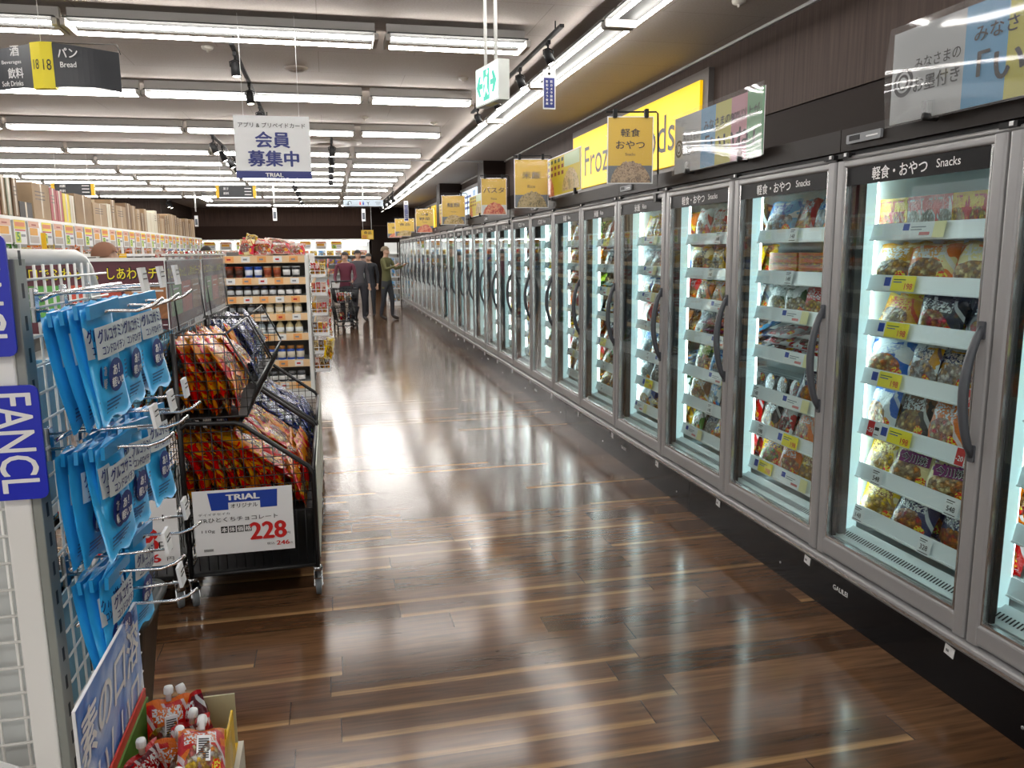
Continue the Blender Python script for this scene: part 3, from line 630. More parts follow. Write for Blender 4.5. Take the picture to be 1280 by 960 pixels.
for u in range(NU):
    yb=Y0+u*3*P; d0=3*u-1
    F=thing('freezer_cabinet','three-door upright glass freezer, %s in the row on the right'%('nearest, cut by right edge,' if u==0 else ORD[u]+' from the front' if u<NU-1 else 'very last one'),'freezer',(XF,yb,0),0,'upright glass door freezers along the right wall')
    put('cabinet_body',BODYM,(0,0,0),parent=F); put('header_panel',HEADM,(0,0,0),parent=F); put('kick_plate',KICKM,(0,0,0),parent=F); put('bumper_rail',RAILB,(0,0,0),parent=F)
    put('temperature_display',DISPM,(0,3*P-.16 if u!=0 else 3*P-.16,0),parent=F)
    if u in (0,2,3,4,1): put('maker_plate',LOGOM,(0,0,0),parent=F)
    for k in range(3):
        put('asset_tag',TAGM,(0,(k+1)*P-.79 if False else k*P+.06,0),parent=F)
    for k in range(4):
        put('mullion',MULM,(0,k*P if 0<k<3 else (k*P+(.045 if k==0 else -.045)),0),parent=F); 
        yl=k*P if 0<k<3 else (k*P+(.045 if k==0 else -.045))
        put('led_strip',LEDM,(0,yl,0),parent=F)
    rr=random.Random(100+u)
    for k in range(3):
        d=d0+k
        D=put('door',DOORM,(0,k*P,0),parent=F)
        put('glass',GLASSM,(0,0,0),parent=D); put('handle',HANDM,(0,0,0),parent=D); put('door_sign',sign_mesh(d),(0,0,0),parent=D)
        for s_,z in enumerate(LV):
            S=put('shelf' if s_<6 else 'bottom_deck',SHELFM if s_<6 else DECKM,(0,k*P,z),parent=F)
            put('price_rail',RAILM,(0,0,0),parent=S)
            cs=CARDS.get(d,None)
            cs=cs[s_] if cs else [(rr.choice(['white','white','long','long','yellow'] if d<9 else ['white','long']),y,rr.choice([None,'98','298'])) for y in (rr.uniform(.15,.35),rr.uniform(.5,.7))]
            for (kd,y,nm) in cs:
                c=put('price_card',card_mesh(kd,nm),(0,y,0),parent=S)
                if kd in('yellow','redw'): c['label']='yellow price card' if kd=='yellow' else 'red and white price card'

# ------------------------------------------------------------------ freezer contents
DP={0:'door cut by right edge',1:'nearest full door'}
for _k in range(2,8): DP[_k]='%s nearest full door'%ORD[_k-1]
SP=['top shelf','second shelf','third shelf','fourth shelf','fifth shelf','sixth shelf','bottom deck']
# item: (pack key, kind, width) from the far (left) side to the near (right) side of the door
B='bag';K='box';U='cup';FL_='flat'
LAY={1:[[('boxred',K,.085)]*2+[('boxwhite',K,.085)]*3+[('boxred',K,.085)]*2+[('whitebag','pile',.24)],
  [('clearbrown',B,.19),('karaage',B,.2),('karaage',B,.2),('greyw',B,.14)],
  [('browny',B,.2),('blackchk',B,.22),('blackchk',B,.22)],
  [('bluefry',B,.19),('stick',B,.15),('stick',B,.15),('creampur',FL_,.2)],
  [('bluefry',B,.15),('darkbr',B,.15),('orangeb',B,.18),('greenwhite',B,.2)],
  [('yelfry',B,.17),('creampur',B,.19),('creampur',B,.2),('orangeb',B,.14)],
  [('yelfry',B,.2),('navy',B,.23),('navy',B,.22),('redbag',B,.13)]],
 2:[[('clearwhite',B,.2),('redbag',B,.14),('clearwhite',B,.17),('multi',B,.2)],
  [('pizza','stack',.26),('pizza','stack',.26),('darkbr','stack',.22)],
  [('gyoza',B,.2),('gyoza',B,.15),('redbag',B,.19),('flatred',B,.2)],
  [('flatred',FL_,.22),('flatred',FL_,.24),('orangeb',B,.26)],
  [('greyw',U,.11),('greyw',U,.11),('flatred',U,.11),('navy',B,.2),('navy',B,.2)],
  [('darkbr',B,.15),('flatred',B,.12),('orangeb',B,.19),('yelfry',B,.28)],
  [('noodle',B,.2),('orangeb',B,.15),('yelfry',B,.24),('yelfry',B,.19)]],
 3:[[('plaid',B,.18),('plaid',B,.18),('redbag',B,.19),('darkbr',B,.19)],
  [('yelbr',B,.2),('yelbr',B,.2),('ricebr',B,.18),('noodle',B,.17)],
  [('noodle',B,.22),('karaage',B,.14),('gyoza',B,.2),('greyw',B,.17)],
  [('greyw',B,.12),('magenta',FL_,.24),('magenta',FL_,.22),('clearwhite',FL_,.16)],
  [('pasta',B,.25),('clearwhite',B,.2),('greyw',U,.13),('greyw',U,.13)],
  [('ricebr',B,.22),('clearwhite',B,.16),('noodle',B,.2),('redbag',B,.16)],
  [('greenwhite',B,.18),('greyw',B,.15),('multi',B,.22),('redbag',B,.2)]],
 0:[[('whitebag',B,.2),('boxred',K,.09),('boxred',K,.09),('clearwhite',B,.2)],[('karaage',B,.2)]*3,[('clearbrown',B,.2),('greenwhite',B,.2),('browny',B,.2)],
  [('pasta',B,.2),('navy',B,.18),('greenwhite',B,.2)],[('greenwhite',B,.2),('redbag',B,.2),('browny',B,.2)],[('karaage',B,.2),('orangeb',B,.2),('creampur',B,.2)],[('redbag',B,.24),('redbag',B,.24),('navy',B,.2)]]}
GEN=['clearbrown','yelbr','ricebr','rice','noodle','pasta','greenwhite','redbag','darkbr','clearwhite','multi','browny','gyoza','navy','stick','bluefry','orangeb','greyw']
UP=['karaage','browny','redbag','orangeb','multi','clearbrown','noodle']
def stack_mesh(key):
    """two trays of pizza held one on the other"""
    return carton_mesh(pm(key),.25,.035,.20,'food_box')
def cup_mesh(m):
    k=('u',m.name)
    if k not in _bm:
        prof=[(.038,0),(.048,.075),(.055,.078),(.055,.084),(.047,.085),(.001,.085)]; vs=[];uv=[];fs=[];n=20
        for (r,h) in prof:
            for j in range(n):
                t=2*PI*j/n; vs.append((r*math.cos(t),r*math.sin(t)*.8,h)); uv.append((j/n,.15+h*6) if h<.08 else (.5+.4*math.cos(t)*r/.05,.5+.4*math.sin(t)*r/.05))
        for i in range(len(prof)-1):
            for j in range(n): fs.append((i*n+j,i*n+(j+1)%n,(i+1)*n+(j+1)%n,(i+1)*n+j))
        fs.append(tuple(range(n))[::-1]); _bm[k]=uvmesh('food_cup',vs,fs,uv,[m])
    return _bm[k]
def words_for(key): return PACK[key][4].replace(' and ','-')
cur=[None]
def place_pack(key,kind,w,x,y,z,lab,grp,rr,hmax,stuff=None):
    m=pm(key); h=round(min(hmax,.20 if w>.13 else .17),3)
    if kind==B:
        me=bag_mesh(m,round(w*.98,3),round(h*1.03,3),.055 if w>.14 else .045,rr.randint(0,3)); a=R(rr.uniform(12,24)); dz=.0
        loc=(x,y,z+dz); rot=(-a,R(rr.uniform(-5,5)),R(-90+rr.uniform(-12,12))); nm='food_bag'; cat='frozen food bag'
    elif kind==K:
        me=carton_mesh(m,round(w*.96,3),.155,.10); loc=(x+.06,y,z); rot=(0,0,R(-90+rr.uniform(-2,2))); nm='food_box'; cat='frozen food box'
    elif kind=='stack':
        me=stack_mesh(key); loc=(x+.11,y,z); rot=(0,0,R(-90+rr.uniform(-2,2))); nm='food_box'; cat='frozen food box'
    elif kind==U:
        me=cup_mesh(m); loc=(x+.045,y,z+.05); rot=(R(-70) if False else 0,0,R(-90)); nm='food_cup'; cat='frozen food cup'; loc=(x+.10,y,z+.056); rot=(0,R(-83),0)
    else:
        me=bag_mesh(m,round(w*.98,3),.19,.035,rr.randint(0,3)); loc=(x-.0,y,z+.022+rr.uniform(0,.004)); rot=(R(-76),0,R(-90+rr.uniform(-5,5))); nm='food_bag'; cat='frozen food bag'
    if stuff is not None:
        M=Matrix.Translation(loc)@Euler(rot).to_matrix().to_4x4(); stuff.append((me,M)); return
    o=put(nm,me,loc,rot,label=lab,cat=cat,group=grp)
    if key=='creampur' and lab and 'nearest full door' in lab and 'second' not in lab.split('behind')[-1]:
        tm=MB(); hh=max(v.co.z for v in me.vertices); w_=w*.9
        if kind==FL_: hh=.19
        bl=lambda a,b_: .030*max(0,1-(2*a/w)**4)**.6 if kind!=FL_ else .020
        O=Vector((0,-.004,hh*.70)); Ux_=Vector((1,0,0)); Vz_=Vector((0,0,1))
        n=6; vs=[];fs=[]
        for j in (0,1):
            for i in range(n+1):
                a=-w_*.30+w_*.72*i/n; vs.append(O+Ux_*a+Vz_*((-.022,.024)[j])-Vector((0,1,0))*(bl(a,0)+.002))
        for i in range(n): fs.append((i,i+1,n+2+i,n+1+i))
        tm.add(vs,fs,hm('#7a1f6a',.35),True)
        tm.text('今川焼',O+Ux_*w_*.06,Ux_,Vz_,M_TXTW,w=w_*.62,h=.036,off=.004,bold=.05,fn=bl); tm.text('今川焼',O+Ux_*w_*.06,Ux_,Vz_,M_TXTB,w=w_*.60,h=.032,off=.0052,bold=.02,fn=bl)
        put('title_print',mesh_of('title_print',tm),(0,0,0),parent=o)
    return o
stuff=[]
for d in range(0,26):
    yb=Y0+(d+1)*P; rr=random.Random(500+d)
    for s_,z in enumerate(LV):
        hm_=(LV[s_-1]-z-.028) if s_ else .215
        if d in LAY: items=list(LAY[d][s_])
        else:
            items=[]; tot=0
            while tot<.66:
                w=rr.choice([.15,.17,.19,.21]); kk=rr.choice(UP if s_<2 and rr.random()<.5 else GEN); items.append((kk,B if rr.random()<.85 else FL_,w)); tot+=w
                if rr.random()<.45 and tot<.66: items.append(items[-1]); tot+=w
        tot=sum(i[2] for i in items); avail=P-.09; sc_=avail/tot
        y=yb+P-.045; cnt={}
        for idx,(kk,kind,w) in enumerate(items):
            ww=w*sc_*1.10 if kind in (B,FL_) else w; step=w*sc_; yc=y-step/2; y-=step
            nth='leftmost' if idx==0 else 'rightmost' if idx==len(items)-1 else ORD[idx]+' from left'
            noun={'bag':'food bag','box':'food box','cup':'lidded cup','flat':'flat bag','pile':'limp bag','stack':'pizza box'}[kind]
            lab=None; 
            if d<=6: lab='%s %s, %s on %s behind %s'%(words_for(kk),noun,nth,SP[s_],DP[d])
            grp='frozen food in the freezers' if d>3 else 'frozen food on the %s behind the %s'%(SP[s_],DP[d])
            x=XF+.178
            ks=min(ww,.24) if kind==B else ww
            st_=None if d<=6 else stuff
            if kind=='pile':
                for q in range(2): place_pack('whitebag',FL_,.22,x+.01,yc-.01*q,z+.03*q*1.6,'limp white food bag, %s of the pile on top shelf, nearest full door'%('bottom' if q==0 else 'top'),grp,rr,.1)
                continue
            if kind=='stack':
                for q in range(4): 
                    o=place_pack(kk,'stack',w,x,yc,z+.036*q,'%s pizza box, %s up in %s stack on second shelf, second nearest full door'%(words_for(kk),ORD[q],['left','middle','right'][idx]),grp,rr,.1)
                continue
            place_pack(kk,kind,round(ks,2),x,yc,z,lab,grp,rr,hm_,st_)
            if kind==FL_ :
                l2=lab and lab.replace('flat','upper flat') 
                place_pack(kk,kind,round(ks,2),x,yc,z+.042,l2,grp,rr,hm_,st_)
                if d<=3: place_pack(kk,kind,round(ks,2),x+.005,yc,z+.084,lab and lab.replace('flat','topmost flat'),grp,rr,hm_,st_)
            elif kind==B:
                # the next bag in the row behind the front one
                l2=lab and '%s bag behind the %s one on %s, %s'%(words_for(kk),nth,SP[s_],DP.get(d,''))
                place_pack(kk,kind,round(ks,2),x+.075,yc+rr.uniform(-.01,.01),z+.004,l2,grp,rr,hm_,st_ if (st_ is not None or d<=4) else stuff)
# everything beyond the eighth door: one mass
mats=[];V=[];Fc=[];MI=[];UVS=[];SMO=[]
for me,M in stuff:
    b=len(V); mm=me.materials[0]
    if mm not in mats: mats.append(mm)
    k=mats.index(mm); uvl=me.uv_layers[0].data; vu={}
    for lp in me.loops: vu[lp.vertex_index]=tuple(uvl[lp.index].uv)
    for v in me.vertices: V.append(tuple(M@v.co)); UVS.append(vu.get(v.index,(0,0)))
    for p in me.polygons: Fc.append([b+i for i in p.vertices]); MI.append(k)
o=put('frozen_food_bags',uvmesh('frozen_food_bags',V,Fc,UVS,mats,MI),(0,0,0),label='mass of frozen food bags on the shelves behind the far freezer doors and at the shelf backs',cat='frozen food'); o['kind']='stuff'

# ================================================================== SIGNS ABOVE THE FREEZERS
M_YBACK=emit_mat('backlit_yellow',hexc('#f0bd00'),.42); M_WBACK=emit_mat('backlit_white',hexc('#cfe0f2'),.35)
def wallsign(y0,y1,z0,z1,mt,label,txt=None,w=None,h=None,zt=None,emitc=None):
    t=thing('wall_sign',label,'sign',(3.72,(y0+y1)/2,z0))
    m=MB(); m.boxx(3.72,3.78,y0-.12,y1+.12,z0-.10,z1+.10,mat('sign_surround',(.10,.09,.085),.5)); obj('sign_surround',m,t)
    m=MB(); m.boxx(3.69,3.72,y0,y1,z0,z1,mt); obj('lit_panel',m,t)
    if txt:
        m=MB(); m.text(txt,(3.69,(y0+y1)/2,zt or (z0+z1)/2),*FX,hm('#2b2a25'),w=w,h=h,off=.004); obj('lettering',m,t)
    return t
wallsign(7.65,11.9,2.50,3.26,M_YBACK,'large backlit yellow Frozen Foods sign on the brown wall above the freezers','Frozen Foods',w=3.1,h=.40,zt=2.86)
t=wallsign(20.0,23.2-.6,2.58,3.2,M_WBACK,'backlit white and pale blue sign on the far brown wall')
m=MB()
for k in range(3): m.boxx(3.685,3.69,20.8,22.3,2.72+.14*k,2.78+.14*k,hm('#3c5fa8'))
m.boxx(3.684,3.69,20.15,20.5,2.64,3.14,hm('#8fb4da')); obj('sign_bars',m,t)
wallsign(27.9,31,2.45,3.2,M_YBACK,'small far backlit yellow sign on the wall beyond the pillars')

M_MOUNDR=noise_print('print_rice',[hexc('#3c3f26'),hexc('#8f7d4a'),hexc('#b09a68'),hexc('#5d5b33')],30)
M_MOUNDN=noise_print('print_noodle',[hexc('#4a3a30'),hexc('#8a7257'),hexc('#b59a78'),hexc('#5c4636')],45)
M_MOUNDP=noise_print('print_pasta',[hexc('#7a1d14'),hexc('#c2472c'),hexc('#e39a6a'),hexc('#8c2a1a')],30)
M_MOUNDV=noise_print('print_veg',[hexc('#4c5a24'),hexc('#a08030'),hexc('#c7b27a'),hexc('#7a3a1c')],22)
M_POST=hm('#d9b128',.35); M_POSTG=hm('#5f656a',.4); M_FILM=film_mat('clear_film',.03,1.5,0,f0=.006,gain=.3); M_ACR=film_mat('acrylic_waves',.08,1.45,0,hz=(.7,.72,.74)); M_ACRT=film_mat('hazy_clear_sheet',.26,1.45,0,hz=(.62,.64,.66),f0=.02,gain=.15)
def mound(m,U,V,O,x0,x1,y0,y1,mt,off,seed=0,bumps=1.0):
    r=random.Random(seed); pts=[]; n=26
    for k in range(n+1):
        u=k/n; h=math.sin(PI*u)**.55*(y1-y0)*(1+.06*r.uniform(-1,1)*bumps); pts.append((x0+(x1-x0)*u,y0+h))
    O=Vector(O); N=U.cross(V).normalized()
    m.add([O+U*a+V*b+N*off for a,b in pts],[tuple(range(n+1))[::-1] if False else tuple(range(n,-1,-1))],mt)
def poster_stand(x,y,z,w,h,rz,l1,l2,en,mt,mn,label,seed=0,hang=True,lowbg=None):
    """hanging A3 style card facing the camera on a black stand clipped to the freezer top"""
    t=thing('poster_stand',label,'poster',(x,y,z-h/2),rz,'yellow category posters above the freezers')
    U=Vector((1,0,0)); V=Vector((0,0,1)); O=Vector((0,0,h/2))
    m=MB(); m.boxx(-w/2,w/2,-.001,.002,0,h,M_PAPER); e=.006
    m.quad(O,U,V,mt,-w/2+e,w/2-e,-h/2+h*.27,h/2-e,.002)
    m.quad(O,U,V,lowbg or M_POSTG,-w/2+e,w/2-e,-h/2+e,-h/2+h*.27,.002)
    mound(m,U,V,O,-w*.43,w*.46,-h/2+e,-h/2+h*.34,mn,.0035,seed)
    if l2:
        m.text(l1,O+V*h*.26,U,V,M_TXTB,w=w*.42 if len(l1)<3 else w*.6,h=h*.12,off=.005,bold=.012); m.text(l2,O+V*h*.08,U,V,M_TXTB,w=w*.62,h=h*.12,off=.005,bold=.012)
    else: m.text(l1,O+V*h*.17,U,V,M_TXTB,w=w*(.27*len(l1)),h=h*.15,off=.005,bold=.012)
    if en: m.text(en,O-V*h*.06,U,V,M_TXTB,w=w*.22,off=.005)
    obj('poster_sheet',m,t,local=True)
    f=MB(); f.boxx(-w/2-.008,w/2+.008,-.009,-.0075,-.006,h+.012,M_FILM); obj('clear_sleeve',f,t,local=True)
    s=MB()
    s.tube([(-w/2-.01,.012,h+.03),(w*.56,.012,h+.03),(w*.60,.012,h+.02),(w*.64,.012,-.08)],.006,M_MBLACK)
    s.box((w*.64,.012,-.09),(.05,.08,.05),M_MBLACK); obj('stand_arm',s,t,local=True)
    for cx in (-w*.34,w*.34):
        c=MB(); c.bev(cx-.013,cx+.013,-.016,.016,h-.01,h+.045,M_MBLACK,.006,'y'); obj('clip',c,t,local=True)
# along the row: (y, text...)
PST=[(5.0,'軽食','おやつ','Snacks',M_MOUNDN,'yellow Snacks poster with fried noodles hanging in front of the backlit sign',.30,.42,None,0),
 (7.55,'米飯',None,'Rice',M_MOUNDR,'yellow rice poster with a brown rice mound, second hanging poster from the right',.325,.455,None,0),
 (9.35,'パスタ',None,'Pasta',M_MOUNDP,'yellow pasta poster with red pasta picture, third hanging poster from the right',.30,.42,hm('#c9cfc9'),0),
 (12.4,'麺類',None,'Noodles',M_MOUNDV,'yellow noodle poster, fourth hanging poster from the right',.36,.44,None,0),
 (16.6,'冷凍','野菜','Foods',M_MOUNDP,'small yellow poster with red picture in front of the far lit yellow sign',.36,.48,None,0),
 (21.0,'食品',None,None,M_MOUNDV,'tiny yellow poster near the far end of the freezer tops',.5,.45,None,0),
 (23.6,'食品',None,None,M_MOUNDP,'last tiny yellow poster at the far end of the freezer tops',.5,.42,None,0)]
XS=[1.935,1.925,1.93,1.92,1.97,1.97,1.97]
for (y,a,b,e,mn,lb,w,h,bg,_),x in zip(PST,XS):
    poster_stand(x,y,2.235,w,h,R(-9),a,b,e,M_POST,mn,lb,seed=int(y),lowbg=bg)
def flat_poster(y0,y1,z0,z1,label,seed,x=2.10):
    t=thing('shelf_poster',label,'poster',(x,(y0+y1)/2,z0),0,'low yellow posters standing on the freezer tops')
    m=MB(); m.boxx(x,x+.003,y0,y1,z0,z1,M_PAPER); O=Vector((x,(y0+y1)/2,(z0+z1)/2)); w=y1-y0; h=z1-z0
    m.quad(O,*FX,hm('#c9b51e'),-w/2+.01,w/2-.01,-h/2+.01,h/2-.01,.002)
    mound(m,FX[0],FX[1],O,.02*w,w*.47,-h*.42,h*.1,M_MOUNDV,.003,seed); mound(m,FX[0],FX[1],O,-w*.47,-.2*w,-h*.48,0,M_MOUNDP,.003,seed+1)
    m.quad(O,*FX,hm('#b9cfa6'),.08*w,w*.47,h*.16,h*.46,.0025)
    for k in range(3):
        for q in range(5): m.quad(O,*FX,hm('#7a1f14') if k else hm('#3a4a20'),-w*.4+q*.1*w,-w*.4+q*.1*w+.06*w,h*.33-k*.16*h,h*.42-k*.16*h,.0025)
    obj('printed_sheet',m,t)
    for yy in (y0+.12*w,y1-.12*w):
        c=MB(); c.box((x-.005,yy,z0+.005),(.03,.03,.05),M_MBLACK); obj('clip',c,t)
flat_poster(6.55,7.7,2.10,2.46,'small landscape yellow food poster in a clear sleeve left of the Snacks poster',3)
flat_poster(11.0,12.0,2.10,2.40,'small pale yellow sheet between the pasta and the noodle posters',5)
flat_poster(14.6,15.3,2.10,2.48,'small far yellow sheet leaning before the second pillar',8)
flat_poster(18.6,19.6,2.10,2.52,'narrow beige yellow sheet just left of the small hanging tag, far down the row',9)

def acrylic(y0,y1,z0,z1,label,parts,x=2.075):
    t=thing('acrylic_sign',label,'sign',(x,(y0+y1)/2,z0),0,None)
    m=MB(); w=y1-y0; h=z1-z0; O=Vector((x,(y0+y1)/2,(z0+z1)/2))
    cols=['#9a9fa0','#4a87ad','#a5a23c','#a8707c','#4f8a5c']
    fr=[0,.34,.51,.68,.84,1]
    for k,cc in enumerate(cols): m.quad(O,*FX,hm(cc,.45),-w/2+fr[k]*w,-w/2+fr[k+1]*w,-h/2,h/2,.001)
    m.boxx(x,x+.003,y0,y1,z0,z1,M_PAPER)
    # printed ring and words
    cx=-w/2+.062*w
    U,V=FX
    for r0,r1,mt in ((.0,.052*h/.33,hm('#1f2226')),(0,.037*h/.33,hm('#9a9fa0')),(0,.029*h/.33,hm('#1f2226')),(0,.019*h/.33,hm('#9a9fa0'))):
        n=28; o=.002+.0006*({.052:0,.037:1,.029:2,.019:3}[round(r1*.33/h,3)])
        c=O+U*cx+V*(-.02); m.add([c+U*r1*math.cos(2*PI*k/n)+V*r1*math.sin(2*PI*k/n)+U.cross(V)*o for k in range(n)],[tuple(range(n))],mt)
    ww=.21*w
    m.text('みなさまの',O+U*(cx+.055+ww/2)+V*.03,U,V,hm('#1f2226'),w=ww,h=.04,off=.003,bold=.01)
    m.text('お墨付き',O+U*(cx+.055+ww/2)-V*.04,U,V,hm('#1f2226'),w=ww,h=.052,off=.003,bold=.02)
    m.text('みなさまの80%以上が',O+U*w*.17+V*h*.2,U,V,hm('#1f2226'),w=w*.58,h=.052,off=.003,bold=.02)
    m.text('「いいね」',O+U*w*.16-V*h*.15,U,V,hm('#1f2226'),w=w*.52,h=.11,off=.003,bold=.03)
    obj('printed_board',m,t)
    s=MB(); n=30; vs=[]; fs=[]
    for j in range(13):
        for i in range(n+1):
            u=i/n; v=j/12
            vs.append((x-.012-.010*math.sin(PI*v)*(1+.5*math.sin(5*u+1.5*v)),y1+.01-(w+.02)*u,z0-.01+(h+.03)*v))
    for j in range(12):
        for i in range(n): a=j*(n+1)+i; fs.append((a,a+1,a+n+2,a+n+1))
    s.add(vs,fs,M_ACR,True); obj('clear_cover',s,t)
    for yy in (y0+.2*w,y1-.2*w):
        c=MB(); c.tube([(x-.022,yy,z0+.0),(x+.03,yy,z0-.002)],.014,M_MBLACK,10); c.box((x-.01,yy,z0+.03),(.02,.03,.045),M_ACRT); obj('clip',c,t)
acrylic(1.68,2.70,2.05,2.37,'large wavy clear-covered sign with ring mark at the top right corner, cut off',0)
acrylic(3.60,4.62,2.05,2.37,'wavy clear-covered striped sign with ring mark above the second and third full doors',1)

# ================================================================== HANGING SIGNS
def hang(m,pts,z1=3.5,r=.0025,mt=None):
    for (x,y,z) in pts: m.tube([(x,y,z),(x,y,z1)],r,mt or M_CHROME,5)
# membership board
t=thing('hanging_board','white hanging board with dark blue lettering and blue TRIAL base strip','sign',(-.40,7.05,2.22))
m=MB(); m.boxx(-.70,-.10,7.05,7.06,2.215,2.715,M_PAPER); m.boxx(-.70,-.10,7.046,7.05,2.215,2.275,M_NAVY); obj('board',m,t)
m=MB(); m.text('アプリ & プリペイドカード',(-.40,7.046,2.64),*FC,M_TXTB,w=.53,h=.038,bold=.01,off=.002)
m.text('会員',(-.40,7.046,2.525),*FC,M_NAVY,w=.27,h=.125,bold=.045,off=.002); m.text('募集中',(-.40,7.046,2.375),*FC,M_NAVY,w=.40,h=.125,bold=.045,off=.002)
m.text('TRIAL',(-.40,7.044,2.244),*FC,M_TXTW,w=.14,h=.030,bold=.05,off=.002); obj('lettering',m,t)
m=MB(); hang(m,[(-.62,7.055,2.715),(-.18,7.055,2.715)],r=.002,mt=M_PAPER); obj('hanging_wire',m,t)
# aisle 18 winged sign
t=thing('aisle_sign','dark winged aisle sign with yellow number 18 centre, hanging at top left','sign',(-1.97,6.9,2.85))
m=MB(); M_CH=hm('#34363b',.45)
def wing(xa,ya,xb,yb,sag):
    n=12; vs=[];fs=[]
    for i in range(n+1):
        u=i/n; x=xa+(xb-xa)*u; y=ya+(yb-ya)*u+.10*math.sin(PI*u)*.5; zt=3.185-sag*u**1.6; zb=2.865+.02*math.sin(PI*u)-(.0)*u-.045*u**2
        for dy in (0,.006): vs+=[(x,y+dy,zt),(x,y+dy,zb)]
    for i in range(n):
        a=4*i; b=4*(i+1)
        fs+=[(a,b,b+1,a+1),(a+2,a+3,b+3,b+2),(a,a+2,b+2,b),(a+1,b+1,b+3,a+3)]
    fs+=[(0,1,3,2),(4*n,4*n+2,4*n+3,4*n+1)]
    m.add(vs,fs,M_CH)
wing(-1.955,6.93,-1.47,6.83,.075); wing(-2.12,6.99,-2.62,7.2,.03); obj('side_panel',m,t)
m=MB(); m.prism([(-2.12,6.975),(-2.04,6.93),(-1.955,6.925),(-1.955,6.99),(-2.12,7.04)],(0,0,2.855),(1,0,0),(0,1,0),(0,0,1),.335,M_YELC); obj('number_block',m,t)
m=MB(); m.text('18',(-2.078,6.951,3.03),(.871,-.49,0),(0,0,1),M_TXTB,w=.052,h=.072,off=.004); m.text('18',(-1.997,6.926,3.025),(1,-.05,0),(0,0,1),M_TXTB,w=.058,h=.078,off=.004)
u1=(.98,-.2,0)
m.text('パン',(-1.845,6.95,3.115),u1,(0,0,1),M_TXTW,w=.15,h=.07,bold=.03,off=.03); m.text('Bread',(-1.845,6.95,3.03),u1,(0,0,1),M_TXTW,w=.12,h=.04,off=.03,bold=.02)
u2=(.92,-.39,0)
m.text('酒',(-2.20,6.99,3.12),u2,(0,0,1),M_TXTW,h=.075,bold=.03,off=.05); m.text('Alcoholic Beverages',(-2.14,6.99,3.035),u2,(0,0,1),M_TXTW,w=.34,h=.034,off=.08,bold=.02,align='r')
m.text('飲料',(-2.205,6.99,2.96),u2,(0,0,1),M_TXTW,w=.13,h=.075,bold=.03,off=.05); m.text('Soft Drinks',(-2.14,6.99,2.885),u2,(0,0,1),M_TXTW,w=.18,h=.036,off=.08,bold=.02,align='r')
obj('lettering',m,t)
m=MB(); hang(m,[(-2.04,6.97,3.18)],mt=M_PAPER); m.tube([(-1.85,7.0,3.2),(-1.5,6.93,3.19),(-1.46,6.84,3.10)],.003,M_MBLACK,5); m.tube([(-1.85,7.0,3.2),(-2.04,6.97,3.2)],.003,M_MBLACK,5); obj('hanging_wire',m,t)
# far aisle signs
for (xa,xb,y,z,lb,tx) in ((-5.05,-4.3,17,2.85,'far dark aisle sign with yellow ends above the cardboard boxes',('酒類','飲料')),(-2.1,-1.34,17,2.82,'far dark aisle sign with yellow ends, mid hall, left of the spotlights',('菓子','飲料'))):
    t=thing('aisle_sign',lb,'sign',((xa+xb)/2,y,z-.11))
    m=MB(); m.boxx(xa+.06,xb-.06,y,y+.03,z-.11,z+.11,M_CH); obj('side_panel',m,t)
    m=MB(); m.boxx(xa,xa+.06,y-.01,y+.04,z-.115,z+.115,M_YEL); m.boxx(xb-.06,xb,y-.01,y+.04,z-.115,z+.115,M_YEL); obj('number_block',m,t)
    m=MB(); m.text(tx[0],(xa+.14,y,z+.06),*FC,M_TXTW,h=.05,align='l',bold=.02); m.text(tx[1],(xa+.14,y,z-.03),*FC,M_TXTW,h=.05,align='l',bold=.02)
    for k in range(3): m.boxx(xb-.22,xb-.09,y-.002,y,z+.06-.06*k,z+.075-.06*k,M_TXTW)
    obj('lettering',m,t)
    m=MB(); hang(m,[(xa+.1,y,z+.11),(xb-.1,y,z+.11)],mt=M_PAPER,r=.004); obj('hanging_wire',m,t)
# exit sign
t=thing('exit_sign','green and white lit exit sign with arrows hanging on two rods','sign',(1.24,6.2,2.78),R(0))
M_EXW=emit_mat('exit_face',(.80,1.0,.95),.75); M_GRN=emit_mat('exit_green',hexc('#0aa58c'),.45)
Ux=Vector((.21,-.978,0)).normalized(); c=Vector((1.035,5.125,2.635)); Nn=Ux.cross(Vector((0,0,1)))
def exb(m,u0,u1,n0,n1,z0,z1,mt):
    vs=[c+Ux*u+Nn*n+Vector((0,0,z)) for u in (u0,u1) for n in (n0,n1) for z in (z0,z1)]
    m.add(vs,[(0,1,3,2),(4,6,7,5),(0,4,5,1),(2,3,7,6),(0,2,6,4),(1,5,7,3)],mt)
m=MB(); exb(m,-.18,.18,-.06,.012,-.118,.118,hm('#c9cdc8',.4)); exb(m,-.06,.06,-.04,-.005,-.121,-.117,hm('#e8e2a0')); obj('sign_box',m,t)
m=MB(); exb(m,-.17,.17,.012,.016,-.108,.108,M_EXW); obj('lit_face',m,t)
m=MB(); V=Vector((0,0,1)); O=c+Nn*.017; ES=.86
for s in (-1,1):
    m.prism([(s*.06,-.016),(s*.105,-.016),(s*.085,-.062),(s*.115,-.062),(s*.158,-.0),(s*.115,.062),(s*.085,.062),(s*.105,.016),(s*.06,.016)][::s],O,Ux,V,Nn,.001,M_GRN)
m.prism([(-.048,-.095),(.048,-.095),(.048,.09),(-.048,.09)],O,Ux,V,Nn,.001,M_GRN)
W_=M_EXW; O2=O+Nn*.0015
m.prism([(.012,.05),(.03,.065),(.03,.08),(.012,.085),(.002,.07)],O2,Ux,V,Nn,.001,W_)
